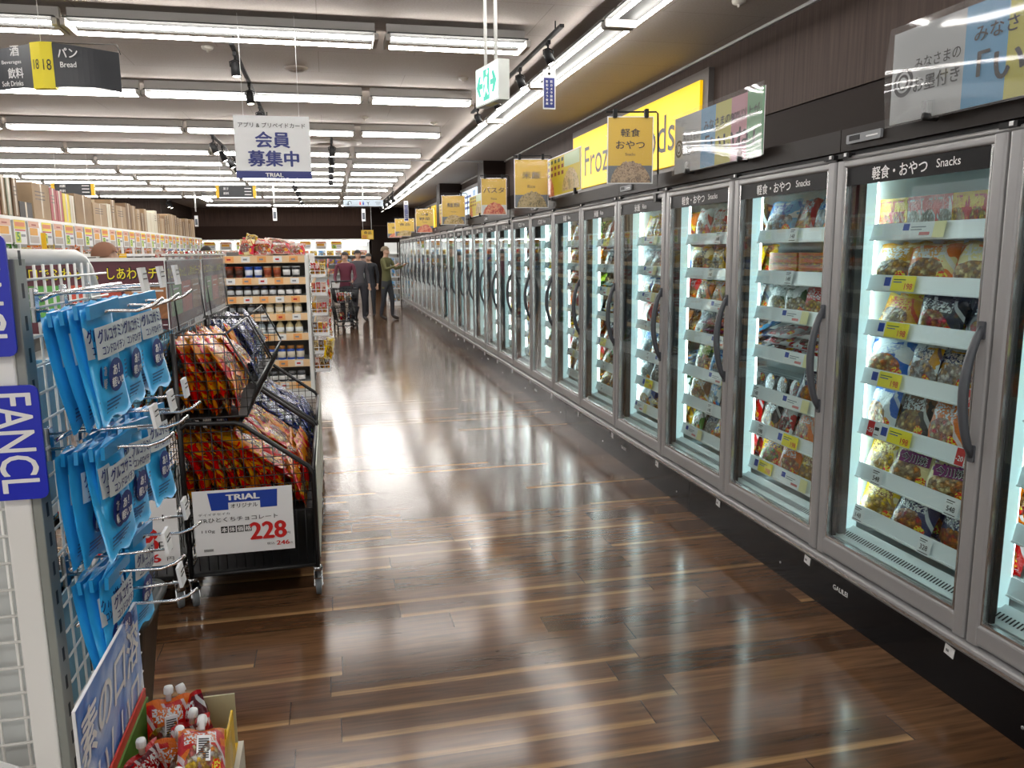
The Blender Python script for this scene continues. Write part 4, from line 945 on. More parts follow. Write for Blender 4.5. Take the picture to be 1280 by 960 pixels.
m.prism([(.0,.045),(.018,.04),(.01,-.02),(.035,-.06),(.028,-.07),(-.005,-.035),(-.03,-.07),(-.045,-.065),(-.02,-.02),(-.01,.02),(-.035,.0),(-.042,.01),(-.015,.04)],O2,Ux,V,Nn,.001,W_)
obj('arrow_and_figure',m,t)
m=MB(); 
for u in (-.09,.07): p=c+Ux*u-Nn*.02; m.tube([p+V*.11,Vector((p.x,p.y,3.5))],.011,M_STEEL,8)
obj('hanging_rod',m,t)
# vertical tag on the track, far direction board, small drop tags
def drop_tag(x,y,z0,z1,w,lb,dark=True):
    t=thing('hanging_tag',lb,'sign',(x,y,z0))
    m=MB(); m.boxx(x-w/2,x+w/2,y,y+.004,z0,z1,M_PAPER); 
    if dark: m.boxx(x-w*.42,x+w*.42,y-.002,y,z0+.012,z1-.07*(z1-z0)/.34,M_NAVY); 
    obj('tag_sheet',m,t)
    m=MB(); h=(z1-z0)
    if w>.09:
        for r_,xx in enumerate((-.022,.018)):
            for k in range(7): m.text('防犯カメラ録画中'[(k+r_)%8],(x+xx,y-.002,z1-h*.30-k*h*.093),*FC,M_TXTW,h=h*.062,off=.002,bold=.02)
        m.lathe([(.012,0),(.010,-.002)],M_MBLACK,(x,y,z1-h*.1),10,'y')
    else: m.boxx(x-w*.2,x+w*.2,y-.003,y-.001,z0+h*.1,z0+h*.6,M_PAPER)
    obj('lettering',m,t)
    m=MB(); m.tube([(x,y+.002,z1),(x,y+.002,3.36)],.004,M_MBLACK,5); obj('hanging_wire',m,t)
drop_tag(1.985,7.12,2.845,3.18,.115,'narrow white and navy vertical tag hanging by the nearest freezer spotlight')
drop_tag(1.78,18.5,2.3,2.75,.10,'far small white and navy tag hanging above the freezer tops')
for k,(x,y) in enumerate(((-3.9,26.5),(-1.3,22.0),(1.0,22.5))):
    t=thing('hanging_sensor',['far white drop pole with a small tag near the left hall corner','far white drop pole with a small tag above the centre shelf','far white drop pole with a small tag under the pale direction board'][k],'sensor',(x,y,2.6))
    m=MB(); m.tube([(x,y,3.5),(x,y,2.9)],.02,M_WHITE,8); obj('pole',m,t)
    m=MB(); m.boxx(x-.05,x+.05,y-.03,y,2.45,2.78,M_PAPER); m.boxx(x-.035,x+.035,y-.033,y-.03,2.5,2.68,hm('#59606a')); obj('tag_sheet',m,t)
t=thing('direction_board','pale blue-grey board with toilet pictograms hanging far down the aisle','sign',(.94,21,2.76))
m=MB(); m.boxx(.44,1.44,21,21.03,2.765,2.925,hm('#a9b6c2')); obj('board',m,t)
m=MB(); 
for x,mt in ((.86,M_RED),(.94,M_BLUE)):
    m.lathe([(.012,0),(.012,-.004)],mt,(x,21,2.885),10,'y'); m.prism([(x-.016,2.80),(x+.016,2.80),(x+.02,2.865),(x-.02,2.865)],(0,20.995,0),(1,0,0),(0,0,1),(0,-1,0),.003,mt)
m.tube([(1.06,20.995,2.79),(1.06,20.995,2.84),(1.03,20.995,2.88)],.007,M_TXTB,5); m.tube([(1.06,20.995,2.84),(1.09,20.995,2.88)],.007,M_TXTB,5)
m.tube([(.56,20.995,2.80),(.56,20.995,2.87),(.60,20.995,2.90),(.64,20.995,2.87),(.64,20.995,2.82)],.007,M_TXTB,5); m.tube([(.53,20.995,2.83),(.56,20.995,2.80),(.59,20.995,2.83)],.007,M_TXTB,5)
m.boxx(1.24,1.38,20.994,20.998,2.86,2.87,M_TXTB); m.boxx(1.26,1.36,20.994,20.998,2.82,2.83,M_TXTB); obj('pictograms',m,t)
m=MB(); hang(m,[(.55,21.01,2.925),(1.33,21.01,2.925)],mt=M_PAPER,r=.005); obj('hanging_wire',m,t)

# ================================================================== FOREGROUND RACK (left edge)
RX=-.53
t=thing('display_rack','white steel display rack with wire mesh side at the left edge','rack',(RX,1.7,0))
m=MB(); m.bev(-.562,-.520,1.47,1.53,0,1.60,M_STEEL,.004,'z'); m.bev(-.520,-.505,1.475,1.525,0,1.595,hm('#8e928c',.35),.002,'z')
for k in range(28): m.boxx(-.5055,-.5045,1.495,1.505,.10+k*.055,.125+k*.055,M_DARKSLOT)
m.boxx(-.555,-.525,1.4695,1.4705,1.575,1.592,M_DARKSLOT); obj('post',m,t)
m=MB(); m.bev(-.56,-.52,2.02,2.06,0,1.50,M_STEEL,.004,'z')
pts=[(-.535,1.50,1.598),(-.535,1.90,1.598)]+[(-.535,1.90+.13*math.sin(R(a)),1.468+.13*math.cos(R(a))) for a in (20,40,60,80,90)]
m.tube(pts,.016,M_STEEL,10); obj('top_rail',m,t)
m=MB()
for k in range(11): y=1.53+.047*k; m.tube([(-.51,y,.05),(-.51,y,1.585 if k<9 else 1.5)],.0026,M_STEEL,6,smooth=True)
for k in range(31): z=.06+.05*k; m.tube([(-.507,1.53,z),(-.507,2.03,z)],.0026,M_STEEL,6)
obj('side_mesh',m,t)
m=MB(); m.boxx(-1.55,-.57,1.535,1.55,.05,1.60,hm('#c4c8c7',.5)); obj('back_board',m,t)
m=MB()
for k in range(22): x=-.585-.043*k; m.tube([(x,1.515,.05),(x,1.515,1.6)],.0028,M_STEEL,6)
for k in range(31): z=.06+.05*k; m.tube([(-1.55,1.512,z),(-.56,1.512,z)],.0028,M_STEEL,6)
obj('front_mesh',m,t)
m=MB(); m.boxx(-1.5,-.55,1.56,2.04,.02,.12,M_STEEL); m.boxx(-1.2,-.60,1.58,2.04,.55,.57,M_STEEL); m.boxx(-1.2,-.60,1.58,2.04,1.05,1.07,M_STEEL); obj('base_deck',m,t)
# blue maker signs with rotated lettering
M_FB=hm('#0a1fb8',.3)
def fsign(x0,x1,z0,z1,lb,shift):
    t=thing('maker_sign',lb,'sign',((x0+x1)/2,1.455,z0),0,None)
    m=MB(); m.bev(x0,x1,1.452,1.457,z0,z1,M_FB,.012,'y'); obj('panel',m,t)
    m=MB(); m.text('FANCL',((x0+x1)/2+shift,1.452,(z0+z1)/2),(0,0,-1),(1,0,0),M_TXTW,w=.170,h=.058,off=.001,bold=.015); obj('lettering',m,t)
fsign(-.572,-.484,1.192,1.388,'blue FANCL sign with sideways white letters, lower one on the rack',.004)
fsign(-.596,-.508,1.437,1.635,'blue FANCL sign at the left edge, upper one on the rack',.004)
# small white price card at the lower left
t=thing('shelf_price_card','small white barcode price card at the bottom left corner','price card',(-.60,1.44,.66))
m=MB(); m.box((-.628,1.445,.69),(.075,.002,.075),M_PAPER,(0,R(30),0)); 
for k in range(6): m.box((-.622+.006*k,1.4435,.70-.003*k),(.002,.001,.03),M_TXTB,(0,R(30),0))
obj('card',m,t)
# hooks
def hook(y,z,k,row):
    t=thing('display_hook','chrome display hook, %s from the front in the %s row on the mesh side'%(ORD[k],['top','middle','third','lowest'][row]),'hook',(-.5,y,z),0,'chrome hooks on the rack mesh')
    m=MB(); m.tube([(-.505,y,z),(-.46,y,z),(-.34,y,z-.004),(-.315,y,z+.004),(-.295,y,z+.018)],.0032,M_CHROME,8)
    m.tube([(-.505,y,z+.028),(-.40,y,z+.032),(-.33,y,z+.034)],.0026,M_CHROME,8); m.box((-.506,y,z+.01),(.008,.02,.06),M_CHROME); obj('wire',m,t)
    m=MB(); m.box((-.325,y-.001,z+.052),(.006,.042,.042),M_PAPER,(0,R(-8),0))
    for q in range(3): m.box((-.3215,y-.002,z+.044+.009*q),(.0012,.026 if q else .014,.002),M_TXTB,(0,R(-8),0))
    obj('price_tag',m,t)
m=MB()
# ---- blue pouches
def blue_bag_mesh():
    """hang pouch facing -Y, top at z=0 hanging down; returns body mesh and label mesh"""
    w,h,t_=.125,.210,.018
    vs,fs,uv=bag_geo(w,h,t_,5,10,12,.0018)
    M_B=hm('#37aeea',.28); M_BD=hm('#1f8ecb',.3)
    mb=MB(); mb.add([(x,y,z-h) for x,y,z in vs],fs,M_B,True)
    mb.boxx(-w/2+.002,w/2-.002,-.0035,.0035,-.022,.002,M_BD)
    def bul(a,b): # bulge of the front face at (a,b) from the centre
        u=a/w+.5; v=(b+h/2)/h; v=min(1,max(0,v)); u=min(1,max(0,u))
        A=max(0,1-(2*u-1)**4); B_=max(0,math.sin(PI*min(1,max(0,(v-.04)/.92))))**.45
        return t_/2*A**.6*B_+.0025-.012*math.sin(2.2*v)*h/.2*0
    lab=MB(); U=Vector((1,0,0)); V=Vector((0,0,1)); O=Vector((0,0,-h/2))
    def patch(m_,u0,u1,v0,v1,o,n=8):
        vs=[];fs=[]
        for j in range(n+1):
            for i in range(n+1):
                a=u0+(u1-u0)*i/n; b=v0+(v1-v0)*j/n; vs.append(O+U*a+V*b-Vector((0,1,0))*(bul(a,b)+o))
        for j in range(n):
            for i in range(n): q=j*(n+1)+i; fs.append((q,q+1,q+n+2,q+n+1))
        lab.add(vs,fs,m_,True)
    patch(hm('#cfd8dc',.4),-.058,.058,.012,.068,.001)
    lab.text('グルコサミン',O+V*.052,U,V,M_NAVY,w=.108,h=.024,off=.0026,bold=.04,fn=lambda a,b:bul(a,b+.052))
    lab.text('コンドロイチン',O+V*.026,U,V,M_NAVY,w=.092,h=.016,off=.0026,bold=.03,fn=lambda a,b:bul(a,b+.026))
    n=20; r=.031; c=(-.004,-.025); vs=[];
    vs=[O+U*c[0]+V*c[1]-Vector((0,1,0))*(bul(*c)+.002)]+[O+U*(c[0]+r*math.cos(2*PI*k/n))+V*(c[1]+r*math.sin(2*PI*k/n))-Vector((0,1,0))*(bul(c[0]+r*math.cos(2*PI*k/n),c[1]+r*math.sin(2*PI*k/n))+.002) for k in range(n)]
    lab.add(vs,[(0,1+k,1+(k+1)%n) for k in range(n)],hm('#16307e',.4),True)
    lab.text('あ！',O+U*-.008+V*-.014,U,V,M_TXTW,w=.026,h=.018,off=.004,bold=.04,fn=lambda a,b:bul(a-.008,b-.014)); lab.text('軽い!!',O+U*-.004+V*-.036,U,V,M_TXTW,w=.046,h=.018,off=.004,bold=.04,fn=lambda a,b:bul(a-.004,b-.036))
    for k in range(4): patch(hm('#12508c',.4),-.045,.02-.008*k,-.068-.007*k,-.065-.007*k,.0015,3)
    for k in range(5): patch(hm('#12508c',.4),.036,.05,-.01-.008*k,-.006-.008*k,.0015,3)
    patch(M_CHROME,-.012,.012,.088,.092,.0015,2)
    return mesh_of('blue_pouch',mb),mesh_of('printed_label',lab)
BB,BL=blue_bag_mesh()
def blue_bag(x,y,z,a,lb):
    o=put('blue_pouch',BB,(x,y,z),(R(rnd.uniform(-4,4)),R(rnd.uniform(-5,5)),R(90+a)),label=lb,cat='pouch',group='blue supplement pouches on the hooks')
    put('printed_label',BL,(0,0,0),parent=o); return o
RZ=[(1.505,(1.55,1.71,1.87)),(1.255,(1.55,1.71,1.87)),(1.01,(1.56,1.76))]
for r_,(z,ys) in enumerate(RZ):
    rn=['top','middle','lowest'][r_]
    for k,y in enumerate(ys):
        hook(y,z,k,r_)
        n=4 if r_<2 else 3
        for q in range(n):
            x=-.396-.022*q-(.02 if r_==2 else 0)
            blue_bag(x,y+rnd.uniform(-.006,.006),z+.012-.004*q,rnd.uniform(-10,-4),'blue supplement pouch, %s from the tip of the %s hook, %s row'%(ORD[q],ORD[k],rn))
m=MB()
for z in (1.30,1.06): pass
hook(1.66,.90,0,3)
# header bars the hooks clip on
for r_,z in enumerate((1.535,1.285,1.04,.93)):
    m=MB(); m.tube([(-.49,1.53,z-.01),(-.47,1.55,z),(-.47,2.0,z),(-.49,2.02,z-.01)],.0045,M_CHROME,8); obj('hook_bar',m,bpy.data.objects['display_rack'])
# poster card with sky print
t=thing('display_card','tall card with blue sky print and white brush lettering above the pouch carton','display card',(-.41,1.46,.50))
M_SKY=noise_print('print_sky',[hexc('#2f62b8'),hexc('#5f8fd6'),hexc('#b9cdee'),hexc('#e4ecf6')],6)
m=MB(); m.boxx(-.416,-.411,1.24,1.64,.48,.91,M_PAPER)
O=Vector((-.411,1.44,.695)); m.quad(O,*FL,M_SKY,-.20,.20,-.10,.215,.001); m.quad(O,*FL,hm('#b3221c'),-.20,.20,-.215,-.10,.001); m.quad(O,*FL,M_PAPER,-.15,.08,-.155,-.03,.003)
obj('card_board',m,t)
m=MB()
m.text('素の口溶',O+Vector((0,-.01,.15)),*FL,M_TXTW,w=.38,h=.085,off=.003,bold=.03,skew=.25); m.text('おいしい口',O+Vector((0,-.03,.05)),*FL,M_TXTW,w=.36,h=.075,off=.003,bold=.03,skew=.25)
m.text('128',O+Vector((0,.02,-.085)),*FL,M_RED,w=.10,h=.06,off=.005,bold=.04); m.text('本体価格',O+Vector((0,-.09,-.09)),*FL,M_TXTB,w=.08,h=.02,off=.005); obj('lettering',m,t)
# ---- carton of jelly drink pouches
CX0,CX1,CY0,CY1,CZ=-.402,-.232,1.22,1.615,.585
t=thing('display_carton','yellow and green open display carton on the floor stand at bottom left','carton',(-.35,1.5,CZ))
m=MB(); MY=hm('#e5b90f',.4)
m.boxx(CX0,CX1,CY0,CY1,CZ,CZ+.004,MY)
m.boxx(CX0,CX0+.004,CY0,CY1,CZ,CZ+.13,hm('#4d7a2c',.45)); m.boxx(CX1-.004,CX1,CY0,CY1-.04,CZ,CZ+.10,MY); m.boxx(CX0,CX1,CY1-.004,CY1,CZ,CZ+.115,hm('#b5b08c',.5)); m.boxx(CX0,CX1,CY0,CY0+.004,CZ,CZ+.1,MY)
m.prism([(CX1,.12),(CX1,0),(CX0+.07,0),(CX0+.07,.085)],(0,1.475,CZ),(1,0,0),(0,0,1),(0,1,0),.004,MY)
m.prism([(CX0+.005,.085),(CX0+.005,0),(CX0+.09,0),(CX0+.09,.10)],(0,1.36,CZ),(1,0,0),(0,0,1),(0,1,0),.004,MY)
m.boxx(CX0-.004,CX0,CY0,CY1,CZ+.02,CZ+.15,hm('#c3392a',.4)); obj('tray',m,t)
m=MB(); n=14; pts=[]
for k in range(n+1):
    a=R(-80+150*k/n); pass
vs=[];fs=[]
pts=[(CX1+.004,1.25),(CX1+.012,1.35),(CX1+.010,1.47),(CX1-.012,1.56),(CX1-.045,1.605),(CX1-.09,1.625)]
for x,y in pts: vs+=[(x,y,CZ),(x,y,CZ+.125)]
for k in range(len(pts)-1): fs.append((2*k,2*k+2,2*k+3,2*k+1))
m.add(vs,fs,M_FILM,True); obj('clear_wrap',m,t)
st=MB(); st.boxx(CX0-.01,CX1+.01,CY0-.02,CY1+.01,.04,CZ-.002,hm('#c9c4b6',.5)); st.boxx(CX0,CX1,CY0-.01,CY1,0,.04,M_MBLACK); obj('floor_stand',st,label='pale plinth carrying the yellow carton of spouted pouches',cat='stand')
def spout_pouch(loc,rot,lb,pal):
    w,h=.082,.112
    me=bag_mesh(pm(pal),w,h,.035,2,'spout_pouch'); o=put('spout_pouch',me,loc,rot,label=lb,cat='drink pouch',group='spouted jelly pouches in the yellow carton')
    c=MB(); c.lathe([(.0055,-.004),(.0055,.009),(.0085,.010),(.0085,.022),(.0078,.025),(.001,.0255)],M_WHITE,(0,0,h),16)
    for k in range(12): a=2*PI*k/12; c.box((.0085*math.cos(a),.0085*math.sin(a),h+.016),(.0012,.0012,.010),M_WHITE,(0,0,a))
    put('cap',mesh_of('cap',c),(0,0,0),parent=o)
    if pal=='jred':
        b=MB(); b.boxx(-.012,.012,-.0215,-.0195,.035,.085,M_PAPER)
        for k in range(9): b.boxx(-.009,.009,-.0225,-.0215,.040+.0045*k,.042+.0045*k,M_TXTB)
        put('barcode_label',mesh_of('barcode_label',b),(0,0,0),parent=o)
PACK['jred']=(C['red'],C['orange'],[C['red'],C['yellow'],C['white'],C['red']],C['white'],'red and yellow'); PACK['jdark']=(C['maroon'],C['red'],[C['red'],C['pink'],C['orange']],C['white'],'dark red')
SPP=[((-.395,1.68,CZ+.03),(R(-8),R(4),R(20)),'spouted red pouch at the back left of the yellow carton','jred'),
 ((-.315,1.69,CZ+.03),(R(-4),R(-24),R(-25)),'dark red spouted pouch leaning at the back right of the carton','jdark'),
 ((-.355,1.64,CZ+.012),(R(10),R(6),R(40)),'spouted pouch in the carton centre, farther of two close caps','jdark'),
 ((-.375,1.60,CZ+.012),(R(14),R(8),R(15)),'spouted pouch in the carton centre, nearer of two close caps','jred'),
 ((-.420,1.55,CZ+.01),(R(2),R(-3),R(60)),'spouted pouch against the green side of the carton','jdark'),
 ((-.335,1.50,CZ+.05),(R(-50),R(-18),R(-30)),'red and yellow pouch lying tilted in front of the yellow divider','jred'),
 ((-.285,1.46,CZ+.085),(R(-62),R(14),R(12)),'red pouch with barcode lying on top at the front right of the carton','jred'),
 ((-.40,1.42,CZ+.012),(R(4),R(4),R(30)),'spouted pouch at the front left, cut by the bottom edge','jdark'),
 ((-.375,1.43,CZ+.02),(R(14),R(16),R(30)),'second spouted pouch at the front left by the bottom edge','jred')]
for (p_,r_,l_,q_) in SPP:
    spout_pouch(((p_[0]+.455)/.21*.17-.402,(p_[1]-1.30)/.44*.395+1.22,p_[2]),r_,l_,q_)
# ---- waste bin
t=thing('waste_bin','dark grey plastic waste bin with rolled rim behind the card','bin',(-.80,2.74,0))
m=MB(); MG=mat('bin_grey',(.055,.065,.068),.35)
def rrect(w,d,r,n=5):
    out=[]
    for cx,cy,t0 in ((w-r,d-r,0),(-w+r,d-r,90),(-w+r,-d+r,180),(w-r,-d+r,270)):
        for k in range(n): a=R(t0+90*k/(n-1)); out.append((cx+r*math.cos(a),cy+r*math.sin(a)))
    return out
rings=[(rrect(.115,.115,.04),0),(rrect(.165,.165,.05),.42),(rrect(.185,.185,.055),.42),(rrect(.188,.188,.055),.435),(rrect(.178,.178,.055),.455),(rrect(.155,.155,.05),.452),(rrect(.148,.148,.05),.42),(rrect(.105,.105,.04),.02)]
vs=[];fs=[];n=20
for rg,z in rings: vs+=[(-.80+x,2.74+y,z) for x,y in rg]
for i in range(len(rings)-1):
    for j in range(n): fs.append((i*n+j,i*n+(j+1)%n,(i+1)*n+(j+1)%n,(i+1)*n+j))
fs.append(tuple(range(n))[::-1]); fs.append(tuple(range((len(rings)-1)*n,len(rings)*n))); m.add(vs,fs,MG,True); obj('bin_body',m,t)
# light blue crates behind the mesh
for k,(x,y,z) in enumerate(((-.80,1.80,1.07),(-.80,1.80,.57))):
    t=thing('plastic_crate','light blue plastic crate on the %s rack shelf behind the mesh'%['upper','lower'][k],'crate',(x,y,z))
    m=MB(); mb_=hm('#5f9ab8',.4)
    for a in (-1,1): m.boxx(x-.19,x+.19,y+a*.16-.006,y+a*.16+.006,z,z+.30,mb_); m.boxx(x+a*.19-.006,x+a*.19+.006,y-.16,y+.16,z,z+.30,mb_)
    m.boxx(x-.19,x+.19,y-.16,y+.16,z,z+.008,mb_); m.boxx(x-.2,x+.2,y-.17,y-.155,z+.28,z+.30,mb_); m.boxx(x+.185,x+.2,y-.17,y+.17,z+.28,z+.30,mb_); obj('crate_body',m,t)

# ================================================================== CANDY CARTS
def wires(m,poly,plane,const,sp=.05,r=.0022,zmin=None):
    """grid of wires clipped to an (u,z) polygon in the plane x=u (plane 'y') or y=u (plane 'x')"""
    us=[p[0] for p in poly]; zs=[p[1] for p in poly]
    def cuts(axis,val):
        out=[]
        for i in range(len(poly)):
            a=poly[i]; b=poly[(i+1)%len(poly)]
            if (a[axis]-val)*(b[axis]-val)<0: tt=(val-a[axis])/(b[axis]-a[axis]); out.append(a[1-axis]+tt*(b[1-axis]-a[1-axis]))
        return sorted(out)
    P3=(lambda u,z:(u,const,z)) if plane=='y' else (lambda u,z:(const,u,z))
    n=int((max(us)-min(us))/sp)
    for k in range(1,n+1):
        u=min(us)+(max(us)-min(us))*k/(n+1) if n else 0
        c=cuts(0,u)
        if len(c)>=2: m.tube([P3(u,c[0]),P3(u,c[-1])],r,M_WIRE,5)
    n=int((max(zs)-min(zs))/sp)
    for k in range(1,n+1):
        z=min(zs)+(max(zs)-min(zs))*k/(n+1); c=cuts(1,z)
        if len(c)>=2: m.tube([P3(c[0],z),P3(c[-1],z)],r,M_WIRE,5)
def caster(name_parent,x,y,rz):
    c=MB(); M_RUB=hm('#6d7479',.5)
    c.lathe([(.020,-.012),(.044,-.012),(.046,-.008),(.046,.008),(.044,.012),(.020,.012)],M_RUB,(0,.03,.046),20,'x')
    c.lathe([(.019,-.0135),(.030,-.0125),(.030,.0125),(.019,.0135)],hm('#b9c0c4',.3),(0,.03,.046),16,'x')
    for s in (-1,1): c.prism([(-.012,.115),(.03,.115),(.048,.046),(.034,.030),(.018,.04)],(s*.018-.0015,0,0),(0,1,0),(0,0,1),(1,0,0),.003,M_CHROME)
    c.lathe([(.022,.112),(.024,.118),(.018,.13),(.012,.135)],M_CHROME,(0,0,0),14)
    c.box((0,.062,.105),(.035,.045,.006),M_CHROME,(R(-25),0,0)); c.tube([(-.022,.03,.046),(.022,.03,.046)],.006,M_CHROME,8)
    o=obj('caster',c,local=True) if name_parent is None else None
    return o
def caster_mesh():
    if 'caster' in _bm: return _bm['caster']
    c=MB(); M_RUB=hm('#6d7479',.5)
    c.lathe([(.020,-.012),(.044,-.012),(.046,-.008),(.046,.008),(.044,.012),(.020,.012)],M_RUB,(0,.03,.046),20,'x')
    c.lathe([(.019,-.0135),(.030,-.0125),(.030,.0125),(.019,.0135)],hm('#b9c0c4',.3),(0,.03,.046),16,'x')
    for s in (-1,1): c.prism([(-.012,.115),(.03,.115),(.048,.046),(.034,.030),(.018,.04)],(s*.018-.0015,0,0),(0,1,0),(0,0,1),(1,0,0),.003,M_CHROME)
    c.lathe([(.022,.112),(.024,.118),(.018,.13),(.012,.135)],M_CHROME,(0,0,0),14)
    c.box((0,.062,.105),(.035,.045,.006),M_CHROME,(R(-25),0,0)); c.tube([(-.022,.03,.046),(.022,.03,.046)],.006,M_CHROME,8)
    _bm['caster']=mesh_of('caster',c); return _bm['caster']
def cart(x0,y0,W,sx,label,board=True):
    t=thing('candy_cart',label,'display cart',(x0,y0,0),0,'black wire display carts')
    X=lambda u:x0+sx*u
    low=[(0,.42),(0,.855),(.245,.845),(.565,.60),(.565,.42)]
    up=[(.0,.875),(.0,1.25),(.22,1.25),(.335,1.01),(.29,.875)]
    lp=[(X(u),z) for u,z in low]; upp=[(X(u),z) for u,z in up]
    f=MB()
    for y in (y0,y0+W):
        f.tube([(X(0),y,.13),(X(0),y,1.26)],.011,M_WIRE,8)
        f.tube([(X(0),y,.83),(X(.03),y,.855),(X(.235),y,.848),(X(.27),y,.835),(X(.545),y,.625),(X(.565),y,.59),(X(.565),y,.13)],.011,M_WIRE,8)
        f.tube([(X(.0),y,.14),(X(.565),y,.14)],.009,M_WIRE,8)
    for u,z in ((0,.14),(.565,.14),(0,.86),(.255,.845),(.565,.6)): f.tube([(X(u),y0,z),(X(u),y0+W,z)],.010,M_WIRE,8)
    f.boxx(min(X(0),X(.565)),max(X(0),X(.565)),y0,y0+W,.145,.15,M_MBLACK); obj('frame',f,t)
    m=MB()
    for y in (y0,y0+W): wires(m,lp,'y',y,.045)
    wires(m,[(y0,.42),(y0+W,.42),(y0+W,.6),(y0,.6)],'x',X(.565),.05); wires(m,[(y0,.2),(y0+W,.2),(y0+W,.85),(y0,.85)],'x',X(0),.06)
    for y in (y0,y0+W):
        for u in [.04*k for k in range(1,14)]: m.tube([(X(u),y,.16),(X(u),y,.42)],.0018,M_WIRE,4)
    m.boxx(min(X(0),X(.565)),max(X(0),X(.565)),y0,y0+W,.416,.422,M_MBLACK); obj('lower_basket',m,t)
    m=MB()
    for y in (y0+.012,y0+W-.012):
        wires(m,upp,'y',y,.042); m.tube([(a,y,b) for a,b in upp],.0055,M_WIRE,6,closed=True)
    for u,z in up: m.tube([(X(u),y0+.012,z),(X(u),y0+W-.012,z)],.005,M_WIRE,6)
    wires(m,[(y0,.875),(y0+W,.875),(y0+W,1.25),(y0,1.25)],'x',X(0),.06)
    m.boxx(min(X(0),X(.29)),max(X(0),X(.29)),y0+.012,y0+W-.012,.873,.878,M_MBLACK)
    n=16
    for k in range(1,n): y=y0+W*k/n; m.tube([(X(.29),y,.877),(X(.335),y,1.01)],.0022,M_WIRE,5)
    obj('upper_basket',m,t)
    for (u,y,rz) in ((0.0,y0+.02,R(200)),(.565,y0+.02,R(180)),(0,y0+W-.02,0),(.565,y0+W-.02,R(150))):
        put('caster',caster_mesh(),(X(u)-x0,y-y0,0),(0,0,rz),parent=t)
    if board:
        b=MB(); b.boxx(X(.565)+sx*.014-.002,X(.565)+sx*.014+.002,y0+.02,y0+W-.03,.17,.62,hm('#c9cbbf',.5)); obj('front_board',b,t)
    return t
cart(-.68,3.70,.97,1,'black wire cart filled with red chocolate packs, nearest to the aisle')
cart(-.68,4.76,.97,1,'black wire cart of navy candy packs behind the red one')
cart(-.745,3.70,.97,-1,'black wire cart of light blue packs left of the red one',False)
PACK['choc']=(C['red'],hexc('#d0803a'),[C['gold'],C['cream'],C['maroon'],C['red'],C['red']],C['gold'],'red'); PACK['navyc']=(hexc('#1a2a80'),hexc('#16205c'),[C['white'],hexc('#1a2a80'),hexc('#2a4ab0'),C['lime']],hexc('#c8cfe0'),'navy')
PACK['bluec']=(hexc('#2f8fc4'),hexc('#9fd0e8'),[C['white'],C['gold'],hexc('#3a9ad0')],C['gold'],'light blue')
def fill(x0,y0,W,sx,pal,word,nc,skip=1):
    """rows of packs leaning back in both baskets"""
    r=random.Random(int(y0*10)+nc); m_=pm(pal); edge=None; w=W/nc-.012
    mesh=[bag_mesh(m_,round(w,3),.20,.040,s,'candy_pack') for s in range(4)]
    def pk(u,y,z,a,lay):
        put('candy_pack',mesh[r.randint(0,3)],(x0+sx*u,y,z),(R(-a),R(r.uniform(-7,7)),R((90 if sx>0 else -90)+r.uniform(-7,7))),label='%s candy pack in the %s of the %s'%(word[0],lay,word[1]),cat='candy pack',group='%s candy packs, %s'%(word[0],lay))
    for c in range(nc):
        yc=y0+.02+(c+.5)*(W-.04)/nc
        if c and c<nc-1 and False: pass
        u=.05
        while u<.53:  # bottom layer
            if c==0 or (u>.36): pk(u,yc,.43,r.uniform(14,26),'lower basket')
            u+=.040
        u=.09
        while c==0 and u<.40:
            pk(u,yc,.56,r.uniform(20,32),'lower basket'); u+=.042
        u=.10
        while u<.47:
            top=.855 if u<.26 else .855-(u-.26)*.8
            z=top-.185-r.uniform(0,.02)
            if c==0 or u>.27: pk(u,yc,max(.45,z),r.uniform(30,48),'lower basket')
            u+=.042
        for u in (.33,.43,.50): pk(u,yc+r.uniform(-.02,.02),.855-(u-.26)*.8-.115,r.uniform(52,66),'lower basket')
        u=.05
        while u<.28:
            pk(u,yc,.885,r.uniform(12,22),'upper basket'); u+=.040 if c==0 else .08
        u=.07
        while u<.27:
            pk(u,yc,1.045-max(0,u-.2)*.5,r.uniform(22,40),'upper basket'); u+=.042
fill(-.68,3.70,.97,1,'choc',('red','nearest black cart'),5)
fill(-.68,4.76,.97,1,'navyc',('navy','second black cart'),4)
fill(-.745,3.70,.97,-1,'bluec',('light blue','left black cart'),4)
